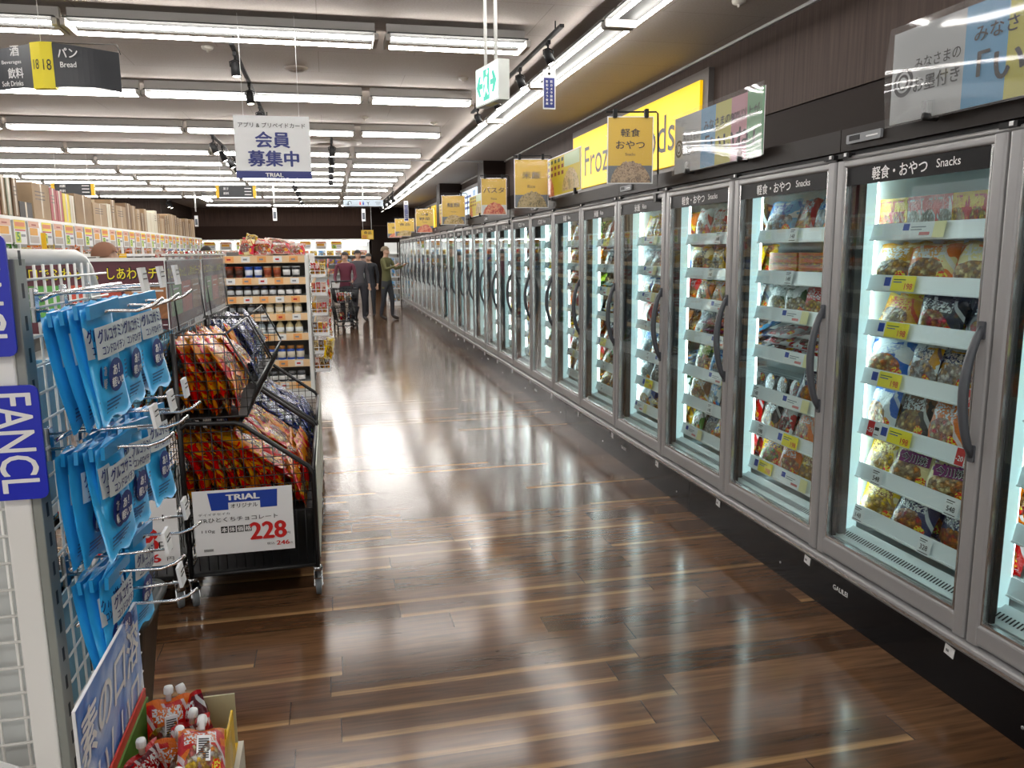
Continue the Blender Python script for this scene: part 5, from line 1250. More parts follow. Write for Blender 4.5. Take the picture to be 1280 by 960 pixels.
# ---- price boards on the carts
def price_board(xc,zc,w,h,y,label,first):
    t=thing('price_board',label,'price board',(xc,y,zc-h/2)); O=Vector((xc,y,zc)); a=Vector((1,0,0)); V=Vector((0,0,1))
    def pt(u,v): return O+a*u*w+V*v*h
    m=MB(); m.boxx(xc-w/2,xc+w/2,y,y+.002,zc-h/2,zc+h/2,M_PAPER)
    if first:
        m.prism([(-.35*w,.46*h),(.35*w,.46*h),(.35*w,.30*h) if 0 else (.34*w,.19*h),(.17*w,.19*h),(.17*w,.30*h),(-.15*w,.30*h),(-.15*w,.19*h),(-.32*w,.19*h)],O,a,V,(0,-1,0),.0008,M_BLUE)
    obj('board_sheet',m,t)
    m=MB()
    def tx(s,u,v,mt,ww,hh,b=.02,al='c',o=.003): m.text(s,pt(u,v),a,V,mt,w=ww*w,h=hh*h,off=o,bold=b,align=al)
    if first:
        tx('TRIAL',0,.38,M_TXTW,.33,.085,.06); tx('オリジナル',.01,.245,M_TXTB,.27,.065,.02)
        tx('デイイチセイカ',-.295,.135,M_TXTB,.31,.04,.005); tx('TRひとくちチョコレート',-.055,.045,M_TXTB,.79,.07,.01)
        tx('110g',-.365,-.13,M_TXTB,.13,.055,.0)
        for k,cch in enumerate('本体価格'):
            m.quad(pt(-.205+.08*k,-.115),a,V,M_TXTB,-.034*w,.034*w,-.05*h,.05*h,.002); tx(cch,-.205+.08*k,-.115,M_TXTW,.055,.075,.03)
        tx('228',.235,-.17,M_RED,.36,.26,.05); tx('円',.44,-.24,M_TXTB,.035,.04,0)
        tx('税込',.255,-.385,M_TXTB,.08,.04,0); tx('246',.38,-.385,M_RED,.13,.065,.04); tx('円',.465,-.40,M_TXTB,.02,.025,0)
        for k in range(16): m.quad(pt(-.42+.006*k,-.42),a,V,M_TXTB,0,.0028*w,-.02*h,.02*h,.002)
    else:
        tx('チョコレート',-.02,.22,M_TXTB,.9,.10,.01); tx('228',-.03,-.10,M_RED,.62,.36,.05); tx('円',.36,-.20,M_TXTB,.13,.13,.01); tx('246',.15,-.38,M_RED,.30,.12,.04); tx('円',.40,-.40,M_TXTB,.07,.06,0)
    obj('lettering',m,t)
price_board(-.43,.395,.434,.305,3.672,'white TRIAL price board with red 228 on the red candy cart',True)
price_board(-.925,.37,.42,.31,3.672,'white price board with red 246, half hidden behind the blue pouches',False)
# ---- banners above the carts
def banner_print(m,O,U,V,w,h,o):
    m.quad(O,U,V,hm('#5a2632',.4),-w/2,w/2,-h/2,h/2,o)
    for k,cc in enumerate(('#4f8a3f','#a8412e','#8a5a34')): m.quad(O,U,V,noise_print('banner_%d'%k,[hexc(cc),tuple(min(1,c*1.7) for c in hexc(cc)),hexc(cc)],9),-w*.44+k*w*.30,-w*.44+k*w*.30+w*.28,-h*.33,h*.17,o+.001)
    m.text('ひと口でふわっと。しあわせチーズ',O+V*h*.33,U,V,hm('#1d1410'),w=w*.97,h=h*.2,off=o+.001,bold=.07); m.text('ひと口でふわっと。しあわせチーズ',O+V*h*.33,U,V,M_YELC,w=w*.95,h=h*.17,off=o+.0025,bold=.01)
    for k in range(3):
        for q in range(2): m.quad(O,U,V,M_TXTW,-w*.40+k*w*.30,-w*.40+k*w*.30+w*(.18-.05*q),h*(.06-.1*q),h*(.085-.1*q),o+.002)
    m.text('シリーズ',O-V*h*.42+U*w*.36,U,V,M_TXTW,w=w*.16,h=h*.1,off=o+.001,bold=.02)
t=thing('banner_board','dark red banner with yellow outlined lettering behind the rack','banner',(-1.55,5.2,1.1))
m=MB(); m.boxx(-1.86,-.86,5.2,5.21,1.14,1.57,M_PAPER); banner_print(m,Vector((-1.36,5.2,1.355)),FC[0],FC[1],.99,.42,.001); obj('printed_board',m,t)
m=MB(); m.boxx(-1.88,-.85,5.19,5.215,1.565,1.585,M_STEEL); 
for x in (-1.8,-.92): m.tube([(x,5.225,0),(x,5.225,1.57)],.012,M_STEEL,8)
obj('support_frame',m,t)
for k,(y0,y1) in enumerate(((3.98,5.02),(5.08,6.1))):
    t=thing('banner_board','hazy clear-sleeved banner seen obliquely above the carts, %s one'%['nearer','farther'][k],'banner',(-.74,y0,1.2))
    m=MB(); m.boxx(-.742,-.738,y0,y1,1.25,1.575,M_PAPER); banner_print(m,Vector((-.738,(y0+y1)/2,1.4125)),FL[0],FL[1],(y1-y0)*.98,.315,.001); obj('printed_board',m,t)
    s=MB(); s.boxx(-.728,-.726,y0-.01,y1+.01,1.20,1.60,M_ACRT); obj('clear_sleeve',s,t)
    c=MB(); c.boxx(-.75,-.72,y0,y1,1.595,1.605,M_STEEL)
    for q in range(7): c.tube([(-.735,y0+.05+q*(y1-y0-.1)/6,1.58),(-.735,y0+.05+q*(y1-y0-.1)/6,1.62)],.006,M_CHROME,6)
    for yy in (y0+.1,y1-.1): c.tube([(-.745,yy,1.6),(-.712,yy,1.2)],.004,M_WIRE,6)
    obj('hanging_rail',c,t)

# ================================================================== END SHELF WITH JARS
EX0,EX1,EY=-1.10,-.25,9.0
t=thing('end_shelf','white gondola end shelf of jars and cups facing the camera with orange price strips','shelf',((EX0+EX1)/2,EY,0))
m=MB(); m.boxx(EX0,EX1,EY+.42,EY+.44,0,1.62,hm('#6e6a66',.6)); m.boxx(EX0-.03,EX0,EY+.0,EY+.44,0,1.60,M_WHITE); m.boxx(EX1,EX1+.035,EY-.02,EY+.44,0,1.58,M_WHITE); m.boxx(EX0,EX1,EY,EY+.44,0,.18,M_WHITE); obj('shelf_frame',m,t)
EL=[1.58,1.348,1.149,.957,.738,.445,.20]
M_PCH=hm('#eecb9c',.5); M_STR=hm('#f0a860',.5)
for k,z in enumerate(EL):
    m=MB(); m.boxx(EX0,EX1,EY,EY+.42,z-.02,z,M_WHITE); o=obj('shelf_board',m,t)
    s=MB(); s.boxx(EX0,EX1,EY-.012,EY,z-.078,z,M_PCH); rr=random.Random(k)
    for q in range(5): xa=EX0+.03+q*.165; s.boxx(xa,xa+.09,EY-.014,EY-.012,z-.07,z-.008,M_PAPER if (q+k)%2 else M_STR); s.boxx(xa+.02,xa+.06,EY-.0155,EY-.014,z-.048,z-.03,M_RED if (q+k)%3==0 else hm('#8a8f95'))
    obj('price_strip',s,o)
def jar_mesh(body,lid,band,r,h,kind):
    k=('jar',body,lid,band,r,h,kind)
    if k in _bm: return _bm[k]
    m=MB(); b=hm(body,.3); l=hm(lid,.4); g=hm(band,.45)
    if kind=='cup': m.lathe([(r*.82,0),(r*.98,h*.9)],b,n=14); m.lathe([(r*.86,h*.2),(r*.965,h*.7)],g,n=14); m.lathe([(r*1.05,h*.9),(r*1.05,h),(r*.9,h*1.01)],l,n=14)
    elif kind=='jar': m.lathe([(r*.9,0),(r,h*.08),(r,h*.68),(r*.8,h*.78)],b,n=14); m.lathe([(r*1.01,h*.15),(r*1.01,h*.6)],g,n=14); m.lathe([(r*.86,h*.78),(r*.86,h),(r*.8,h*1.01)],l,n=14)
    else: m.lathe([(r,0),(r,h*.5),(r*.45,h*.75),(r*.4,h*.86)],b,n=14); m.lathe([(r*1.01,h*.1),(r*1.01,h*.42)],g,n=14); m.lathe([(r*.46,h*.84),(r*.46,h),(r*.4,h*1.01)],l,n=14)
    _bm[k]=mesh_of('jar',m); return _bm[k]
JR=[(1,8,'cup',.044,.115,[('#7a3a22','#b0452a','#4b2a1c')]*2+[('#2b4fa8','#3a63c0','#e0e4f0')]*2+[('#b56a3a','#c7b39a','#8a3a20')]*2+[('#2a2a30','#c9cdd2','#e2e2e2')]*2,'cup'),
    (2,9,'jar',.038,.105,[('#3a2f28','#2a3558','#cfd4d8')]*6+[('#1a1a1c','#2a2a30','#e8e8e8')]*3,'jar'),
    (3,8,'jar',.042,.115,[('#4a3a2e','#30302f','#8a8f95')]*4+[('#c9b58a','#d0c4a8','#efe9d8')]*4,'jar'),
    (4,8,'bottle',.042,.155,[('#8a2a1e','#c24a30','#e8e0d0')]*3+[('#9fb0b8','#7a9aa8','#e8edf0')]*2+[('#c9b98a','#d9b26a','#e8edf0')]*3,'bottle'),
    (5,8,'jar',.044,.15,[('#7a3a22','#a5552e','#d9b26a')]*4+[('#2b4fa8','#b07a3a','#d9d2c0')]*4,'jar'),
    (6,8,'jar',.044,.11,[('#303438','#8a8f95','#e2e2e2')]*8,'jar')]
LN=['','second','third','fourth','fifth','sixth','lowest']
for (k,n,kind,r,h,cols,nm) in JR:
    zz=EL[k]+.0005; lname={'cup':'tapered cup','jar':'screw-top jar','bottle':'small necked bottle'}[kind]
    for q in range(n):
        x=EX0+.06+q*(EX1-EX0-.1)/(n-.4); a,b,c=cols[q]
        put(nm if nm!='jar' else 'glass_jar',jar_mesh(a,b,c,r,h,kind),(x,EY+.07,zz),label='%s, %s from left on the %s shelf of the end display'%(lname,ORD[q],LN[k]),cat='jar' if kind!='cup' else 'cup',group='jars on the end shelf')
# red snack packs piled on the end shelf
PACK['redsn']=(hexc('#c9303a'),hexc('#e8c9b8'),[C['red'],C['cream'],C['pink'],C['white']],C['white'],'red and white'); PACK['pinksn']=(hexc('#d8505e'),C['cream'],[C['red'],C['white'],C['pink']],C['red'],'pink')
for q,(x,y,z,rt,pal,w) in enumerate([(-.68,9.1,1.585,(R(-42),0,R(5)),'redsn',.2),(-.86,9.08,1.585,(R(-35),0,R(-8)),'pinksn',.16),(-.50,9.08,1.585,(R(-48),0,R(4)),'redsn',.2),(-.34,9.1,1.585,(R(-50),0,R(-6)),'redsn',.18),(-.74,9.2,1.66,(R(-60),R(6),R(12)),'pinksn',.3),(-.55,9.22,1.68,(R(-72),R(10),R(-5)),'redsn',.32),(-.40,9.2,1.64,(R(-72),R(8),R(9)),'pinksn',.3),(-.84,9.2,1.62,(R(-10),R(14),R(3)),'yelbr',.12)]):
    put('snack_pack',bag_mesh(pm(pal),w,.20,.07,q%4,'snack_pack'),(x,y,z),rt,label='%s snack pack, %s in the heap on top of the end shelf'%(PACK[pal][4],ORD[q]),cat='snack pack',group='snack packs on top of the end shelf')
# side of that gondola along the aisle with wire pocket baskets
t=thing('side_gondola','white gondola running down the aisle behind the end shelf','shelf',(-.6,13,0))
m=MB(); m.boxx(-.74,-.70,9.46,17,0,1.6,hm('#6e6a66',.6)); m.boxx(-1.15,-.27,9.46,17,0,.16,M_WHITE)
for k in range(9): m.boxx(-.30,-.27,9.46+.94*k,9.49+.94*k,0,1.6,M_WHITE)
obj('shelf_frame',m,t)
for k,z in enumerate((.45,.8,1.1,1.38)):
    m=MB(); m.boxx(-1.15,-.27,9.46,17,z-.02,z,M_WHITE); m.boxx(-.272,-.26,9.46,17,z-.02,z+.045,M_PCH); obj('shelf_board',m,t)
t=thing('wire_pocket_rack','white wire pocket rack of small goods on the aisle side of the end shelf','rack',(-.14,9.2,.2))
m=MB()
for y in (9.02,9.42):
    for x in (-.20,): m.tube([(x,y,.2),(x,y,1.52)],.007,M_CHROME,6)
obj('upright',m,t)
PZ=[.30,.50,.70,.92,1.14,1.34]
for z in PZ:
    m=MB()
    for dz in (0,.035,.07): m.tube([(-.20,9.0,z+dz),(-.03,9.0,z+dz),(-.03,9.44,z+dz),(-.20,9.44,z+dz)],.0032,M_WHITE,5)
    for k in range(6): y=9.0+.088*k; m.tube([(-.20,y,z),(-.03,y,z),(-.03,y,z+.075)],.0025,M_WHITE,4)
    for k in range(4): x=-.2+.055*k; m.tube([(x,9.0,z),(x,9.0,z+.075)],.0025,M_WHITE,4)
    m.boxx(-.19,-.04,8.993,8.997,z+.005,z+.03,M_PAPER); obj('wire_basket',m,t)
for q,z in enumerate(PZ):
    for k in range(3):
        pal=['redsn','yelbr','darkbr','browny','pinksn','redbag'][(q+k)%6]
        put('small_pack',carton_mesh(pm(pal),.045,.14,.05,'small_pack') if q not in (5,0) else bag_mesh(pm(pal),.06,.15,.03,k,'small_pack'),(-.175+.055*k,9.06+.03*(k%2),z+.004),(0,0,R(rnd.uniform(-6,6))),label='small %s pack, %s in the %s wire pocket from the bottom'%(PACK[pal][4],ORD[k],ORD[q]),cat='pack',group='packs in the wire pockets')
for q in range(10):
    z=.45+.11*q; put('hanging_pack',bag_mesh(pm('pinksn' if q%3 else 'redbag'),.07,.10,.02,q%4,'hanging_pack'),(-.005,9.1+.05*(q%3),z),(0,0,R(80)),label='small pink-red pack hanging on the outer side of the wire rack, %s from the bottom'%ORD[q],cat='pack',group='packs clipped to the wire rack side')
put('yellow_pack',bag_mesh(pm('yelfry'),.09,.24,.03,1,'yellow_pack'),(-.06,8.975,.44),(0,R(12),0),label='yellow pack hanging low on the front of the wire pocket rack',cat='pack')
# goods down the gondola side
for s_,z in enumerate((.16,.45,.8,1.1,1.38)):
    for k in range(12):
        pal=rnd.choice(['redbag','browny','darkbr','greenwhite','yelbr','navy','redsn'])
        put('grocery_pack',carton_mesh(pm(pal),.16,.2,.12,'grocery_pack'),(-.36,9.62+.6*k,z+.001),(0,0,R(90)),label='grocery pack, %s along on the %s shelf up, aisle side gondola'%(ORD[k],ORD[s_]),cat='pack',group='groceries down the aisle side')
# ================================================================== MIDDLE: red trays between the end shelf and the far gondola
t=thing('low_display','low display table of red and pink trays left of the end shelf','display table',(-1.75,12.2,0))
m=MB(); m.boxx(-2.35,-1.2,12,12.9,.0,1.36,M_WHITE); m.boxx(-2.37,-1.18,11.98,12.92,1.34,1.38,M_STEEL); obj('table',m,t)
for q in range(10):
    x=-2.25+.22*(q%5); z=1.38+.14*(q//5)
    put('snack_tray',carton_mesh(pm('redsn' if q%2 else 'pinksn'),.20,.13,.2,'snack_tray'),(x,12.15,z),label='%s tray on the low display, %s from left in the %s layer'%('red' if q%2 else 'pink',ORD[q%5],'lower' if q<5 else 'upper'),cat='tray',group='red trays on the low display')
# ================================================================== LONG LEFT GONDOLA
GX=-4.0
t=thing('long_gondola','long shelf run at left with yellow price cards under its top edge','shelf',(GX-.35,18,0))
m=MB(); m.boxx(GX-.9,GX-.02,5.5,28,0,.15,M_WHITE); m.boxx(GX-.50,GX-.44,5.5,28,0,2.1,hm('#8d8a85',.6)); m.boxx(GX-.9,GX-.02,5.5,28,2.10,2.125,M_WHITE)
for k in range(25): m.boxx(GX-.06,GX-.02,5.5+.93*k,5.53+.93*k,.1,2.1,M_WHITE)
obj('shelf_frame',m,t)
for z in (.5,.9,1.28,1.60):
    m=MB(); m.boxx(GX-.9,GX,5.5,28,z-.02,z,M_WHITE); m.boxx(GX,GX+.012,5.5,28,z-.025,z+.03,M_WHITE); obj('shelf_board',m,t)
m=MB(); m.boxx(GX-.03,GX+.0,5.5,28,2.07,2.12,M_STEEL); obj('top_rail',m,t)
t=thing('card_lamp','thin lit lamp strip under the top of the long left gondola','lamp',(GX-.1,17,2.05)); m=MB(); m.boxx(GX-.14,GX-.10,5.6,27.9,2.085,2.10,emit_mat('shelf_lamp',(1,.97,.9),5)); obj('lamp_strip',m,t)
PCOL=['#caa59a','#c9b08c','#b98a8a','#d8b9a0']
pcm=[]
for v in range(4):
    m=MB(); w,h=.44,.33; O=Vector((0,0,0)); U,V=FL
    m.boxx(-.0015,0,-w/2,w/2,-h/2,h/2,M_PAPER)
    if v%2==0:
        m.quad(O,U,V,M_YELC if v==0 else hm('#e6c829'),-w*.46,w*.46,h*.10,h*.46,.002); m.quad(O,U,V,hm('#d9793a'),-w*.40,w*.40,h*.20,h*.38,.003); m.quad(O,U,V,hm('#c9d84a'),-w*.42,0,-h*.44,-h*.02,.002)
        m.text('5',O+U*-w*.2+V*-h*.2,U,V,hm('#3a8a3a'),w=w*.22,h=h*.34,off=.004,bold=.05); m.quad(O,U,V,M_RED,-w*.42,w*.42,h*.03,h*.08,.003); m.quad(O,U,V,hm('#8a8f95'),.03*w,.4*w,-h*.2,-h*.1,.003)
    else:
        m.quad(O,U,V,hm('#d8a58a'),-w*.46,w*.46,h*.2,h*.46,.002); m.quad(O,U,V,hm('#e0a02c'),-w*.38,w*.30,-h*.12,h*.18,.003); m.quad(O,U,V,hm('#b9b0a8'),-w*.4,w*.4,-h*.44,-h*.16,.002)
        m.quad(O,U,V,hm('#a5402e'),-w*.2,w*.2,h*.28,h*.34,.003)
    pcm.append(mesh_of('price_poster',m))
for k in range(33):
    y=10.9+.525*k
    put('price_poster',pcm[[0,1,2,3][k%4]],(GX+.02,y,1.925),label='%s price card, %s from the near end under the top edge of the left gondola'%('yellow-green' if k%2==0 else 'pinkish',ORD[k]),cat='price card',group='price cards along the left gondola')
def crate_box(x,y,z,dx,dy,dz,mt,label,mark=None):
    m=MB(); m.bev(x-dx/2,x+dx/2,y-dy/2,y+dy/2,z,z+dz,mt,.004,'z'); tp=mat('box_tape',(.45,.36,.24),.4)
    m.boxx(x+dx/2,x+dx/2+.001,y-.03,y+.03,z+dz*.05,z+dz,tp); m.boxx(x-.03,x+.03,y-dy/2-.001,y-dy/2,z+dz*.6,z+dz,tp); m.boxx(x-dx/2,x+dx/2,y-.002,y+.002,z+dz,z+dz+.001,M_MBLACK)
    if mark=='print': 
        for k in range(3): m.boxx(x+dx/2,x+dx/2+.001,y-dy*.35,y+dy*.2,z+dz*(.55+.1*k),z+dz*(.58+.1*k),hm('#4a3626'))
        m.boxx(x-dx*.35,x+dx*.3,y-dy/2-.001,y-dy/2,z+dz*.3,z+dz*.42,hm('#4a3626'))
    if mark=='arc': m.tube([(x+.12*math.cos(R(a))-.0,y-dy/2-.002,z+dz*.5+.10*math.sin(R(a))) for a in range(0,360,20)],.008,M_TXTB,4,closed=True)
    obj('cardboard_box',m,label=label,cat='cardboard box',group='boxes on top of the left gondola')
rr=random.Random(21); y=11.0; k=0; zt=2.125
tall=[(.28,.52,'b',None),(.16,.52,'b','print'),(.14,.50,'r',None),(.18,.52,'b',None),(.16,.50,'g',None),(.20,.52,'b','print'),(.5,.22,'k',None),(.75,.52,'b','print'),(.3,.50,'r','print'),(.3,.48,'r',None),(.35,.46,'y','arc'),(.25,.45,'w',None),(1.0,.50,'b',None),(.95,.42,'b','print'),(.3,.45,'w',None)]
while y<27.6 and k<38:
    if k<len(tall): dy,dz,cc,mk=tall[k]
    else: dy=rr.choice([.28,.35,.5,.3,.8,.45]); dz=rr.uniform(.38,.56); cc=rr.choice('bbbbbbwr' if k<26 else 'bbbb'); mk=rr.choice([None,'print'])
    mt={'b':M_WCARD[k%3],'r':hm('#a5484a',.6),'g':hm('#8a8d78',.6),'k':hm('#241c18',.6),'y':hm('#d9c22c',.6),'w':hm('#c9c3b0',.6)}[cc]
    nm={'b':'brown','r':'red','g':'grey-green','k':'low dark','y':'yellow','w':'pale'}[cc]
    crate_box(GX-.38,y+dy/2,zt,.62,dy-.02,dz,mt,'%s cardboard box, %s from the near end on top of the left gondola'%(nm,ORD[k]),mk)
    y+=dy+rr.choice([0,0,.02,.05]); k+=1
# goods seen just below the cards
for s_,z in ((0,1.60),(1,1.28)):
    for q in range(40):
        pal=rnd.choice(['greenwhite','multi','clearwhite','redsn','yelfry','whitebag','bluefry','orangeb'])
        put('grocery_pack',carton_mesh(pm(pal),.24,.12+.03*(q%3),.14,'grocery_pack'),(GX-.12,8.0+.49*q,z+.001),(0,0,R(90)),label='%s grocery pack, %s along the %s shelf of the long left gondola'%(PACK[pal][4],ORD[q],'upper' if s_==0 else 'next lower'),cat='pack',group='goods on the long left gondola')
for k,(y,) in enumerate(((11.7,),(15.95,))):
    t=thing('corner_flag','small yellow flag sign sticking out of the left gondola, %s one'%['nearer','farther'][k],'sign',(-3.75,y,1.49))
    m=MB(); m.boxx(-3.97,-3.60,y,y+.006,1.49,1.63,M_YEL); m.boxx(-3.66,-3.60,y,y+.006,1.63,1.9,M_YEL) if k==0 else None
    obj('flag_sheet',m,t); m=MB(); m.text('コ',(-3.76,y,1.575),*FC,M_TXTB,h=.06,bold=.03); m.text('ー',(-3.76,y,1.52),*FC,M_TXTB,w=.07,bold=.03); m.tube([(-4.0,y+.003,1.60),(-3.6,y+.003,1.60)],.006,M_STEEL,5); obj('lettering',m,t)
# ================================================================== FAR WALL CASES
t=thing('far_wall_case','long lit display case along the far brown wall','display case',(-1,34.7,0))
m=MB(); m.boxx(-5.2,1.75,34.2,35.4,0,.35,M_WHITE); m.boxx(-5.2,1.75,35.2,35.4,.35,2.1,M_WHITE); m.boxx(-5.2,1.75,34.2,35.4,2.12,2.18,M_STEEL); obj('case_body',m,t)
for z in (.75,1.15,1.5):
    m=MB(); m.boxx(-5.2,1.75,34.3,35.2,z-.03,z,M_WHITE); obj('shelf_board',m,t)
m=MB(); m.boxx(-5.1,1.7,34.35,34.42,2.06,2.11,emit_mat('case_lamp',(1,1,.97),7)); obj('lamp_strip',m,t)
m=MB(); m.boxx(.9,1.6,34.16,34.2,1.9,2.12,emit_mat('case_sign_lit',(1,1,.97),1.6)); obj('lit_header',m,t)
for k in range(9):
    m2=pcm[k%4]; put('price_poster',m2,(-4.6+.62*k,34.15,1.93),(0,0,R(-90)),label='far price card, %s from left above the case on the far wall'%ORD[k],cat='price card',group='price cards on the far wall case')
for s_,z in enumerate((.75,1.15,1.5)):
    for q in range(20):
        pal=rnd.choice(['whitebag','clearwhite','redsn','yelfry','multi','orangeb','pinksn'])
        put('grocery_pack',carton_mesh(pm(pal),.28,.2,.16,'grocery_pack'),(-5.0+.34*q,34.45,z+.001),label='%s pack, %s from left on the %s shelf of the far wall case'%(PACK[pal][4],ORD[q],['lower','middle','upper'][s_]),cat='pack',group='goods in the far wall case')
# white rack and yellow posters at the far end of the aisle
t=thing('far_white_rack','narrow white goods rack at the far end of the freezer row','rack',(1.9,25.0,0))
m=MB(); m.boxx(1.72,2.1,24.5,25.2,0,.12,M_WHITE); m.boxx(1.72,2.1,25.15,25.2,0,1.9,M_WHITE)
for z in (.5,.85,1.2,1.55): m.boxx(1.72,2.1,24.5,25.15,z,z+.02,M_WHITE)
for x in (1.72,2.09): m.boxx(x,x+.015,24.5,24.52,0,1.9,M_WHITE)
obj('rack_frame',m,t)
for q in range(12):
    put('grocery_pack',carton_mesh(pm(['whitebag','clearwhite','greyw'][q%3]),.1,.22,.12,'grocery_pack'),(1.79+.12*(q%3),24.6,[.121,.521,.871,1.221][q//3]),label='pale pack, %s from left on the %s level of the far white rack'%(ORD[q%3],ORD[q//3]),cat='pack',group='packs on the far white rack')
t=thing('aisle_end_poster','yellow twin poster hanging at the far end of the aisle, right of the people','poster',(1.55,33,2.1))
m=MB(); m.boxx(1.35,1.83,33,33.01,2.13,2.50,M_POST); m.boxx(1.38,1.56,32.995,33,2.16,2.3,hm('#c98a3a')); m.boxx(1.62,1.8,32.995,33,2.16,2.3,hm('#e0c060')); m.text('食品',(1.6,32.998,2.4),*FC,M_TXTB,w=.3,h=.12,bold=.02); obj('poster_sheet',m,t)
m=MB(); m.tube([(1.42,33.005,2.5),(1.42,33.005,3.5)],.008,M_PAPER,5); m.tube([(1.76,33.005,2.5),(1.76,33.005,3.5)],.008,M_PAPER,5); obj('hanging_wire',m,t)
# ================================================================== SHOPPING TROLLEY
def trolley(x,y,rz):
    t=thing('shopping_trolley','dark shopping trolley with two stacked baskets on the left side of the aisle','trolley',(x,y,0),rz)
    m=MB()
    for s in (-.20,.20):
        m.tube([(s,-.26,.10),(s,.26,.14),(s*1.05,.34,.95),(s*1.05,.40,1.0)],.012,M_WIRE,8); m.tube([(s,-.26,.10),(s,-.22,.12),(s,.2,.6)],.010,M_WIRE,6)
    m.tube([(-.21,.40,1.0),(.21,.40,1.0)],.016,hm('#2b2f36',.4),8); m.tube([(-.2,-.26,.1),(.2,-.26,.1)],.011,M_WIRE,6); m.tube([(-.2,.26,.14),(.2,.26,.14)],.011,M_WIRE,6)
    obj('frame',m,t,local=True)
    for z,cl in ((.20,'#1d2228'),(.58,'#23282f')):
        m=MB(); mt=hm(cl,.4); w0,w1,d0,d1,h=.19,.245,.24,.30,.28
        for k in range(9):
            u=-1+2*k/8
            for s in (-1,1): m.tube([(u*w0,s*d0,z),(u*w1,s*d1,z+h)],.006,mt,4)
        for k in range(11):
            u=-1+2*k/10
            for s in (-1,1): m.tube([(s*w0,u*d0,z),(s*w1,u*d1,z+h)],.006,mt,4)
        for f in (0,.33,.66): w=w0+(w1-w0)*f; d=d0+(d1-d0)*f; m.tube([(-w,-d,z+h*f),(w,-d,z+h*f),(w,d,z+h*f),(-w,d,z+h*f)],.005,mt,4,closed=True)
        m.tube([(-w1,-d1,z+h),(w1,-d1,z+h),(w1,d1,z+h),(-w1,d1,z+h)],.014,mt,6,closed=True); m.boxx(-w0,w0,-d0,d0,z-.006,z,mt); obj('basket',m,t,local=True)
    for (a,b) in ((-.2,-.24),(.2,-.24),(-.2,.24),(.2,.24)):
        m=MB(); m.lathe([(.02,-.012),(.05,-.012),(.05,.012),(.02,.012)],M_MBLACK,(a,b,.05),14,'x'); m.boxx(a-.016,a+.016,b-.015,b+.015,.05,.12,M_WIRE); obj('wheel',m,t,local=True)
    return t
trolley(.30,17.15,R(8))
for q,(dx,dy,z,pal,w) in enumerate(((-.08,-.1,.61,'redbag',.16),(.07,-.08,.61,'whitebag',.17),(.0,.08,.62,'greenwhite',.2),(-.05,-.1,.21,'pinksn',.18),(.08,-.05,.21,'navy',.16))):
    put('shopping_item',bag_mesh(pm(pal),w,.17,.08,q%4,'shopping_item'),(.30+dx,17.15+dy,z),(R(-10),0,R(20*q)),label='%s item in the %s basket of the trolley'%(PACK[pal][4],'upper' if q<3 else 'lower'),cat='grocery item',group='shopping in the trolley')
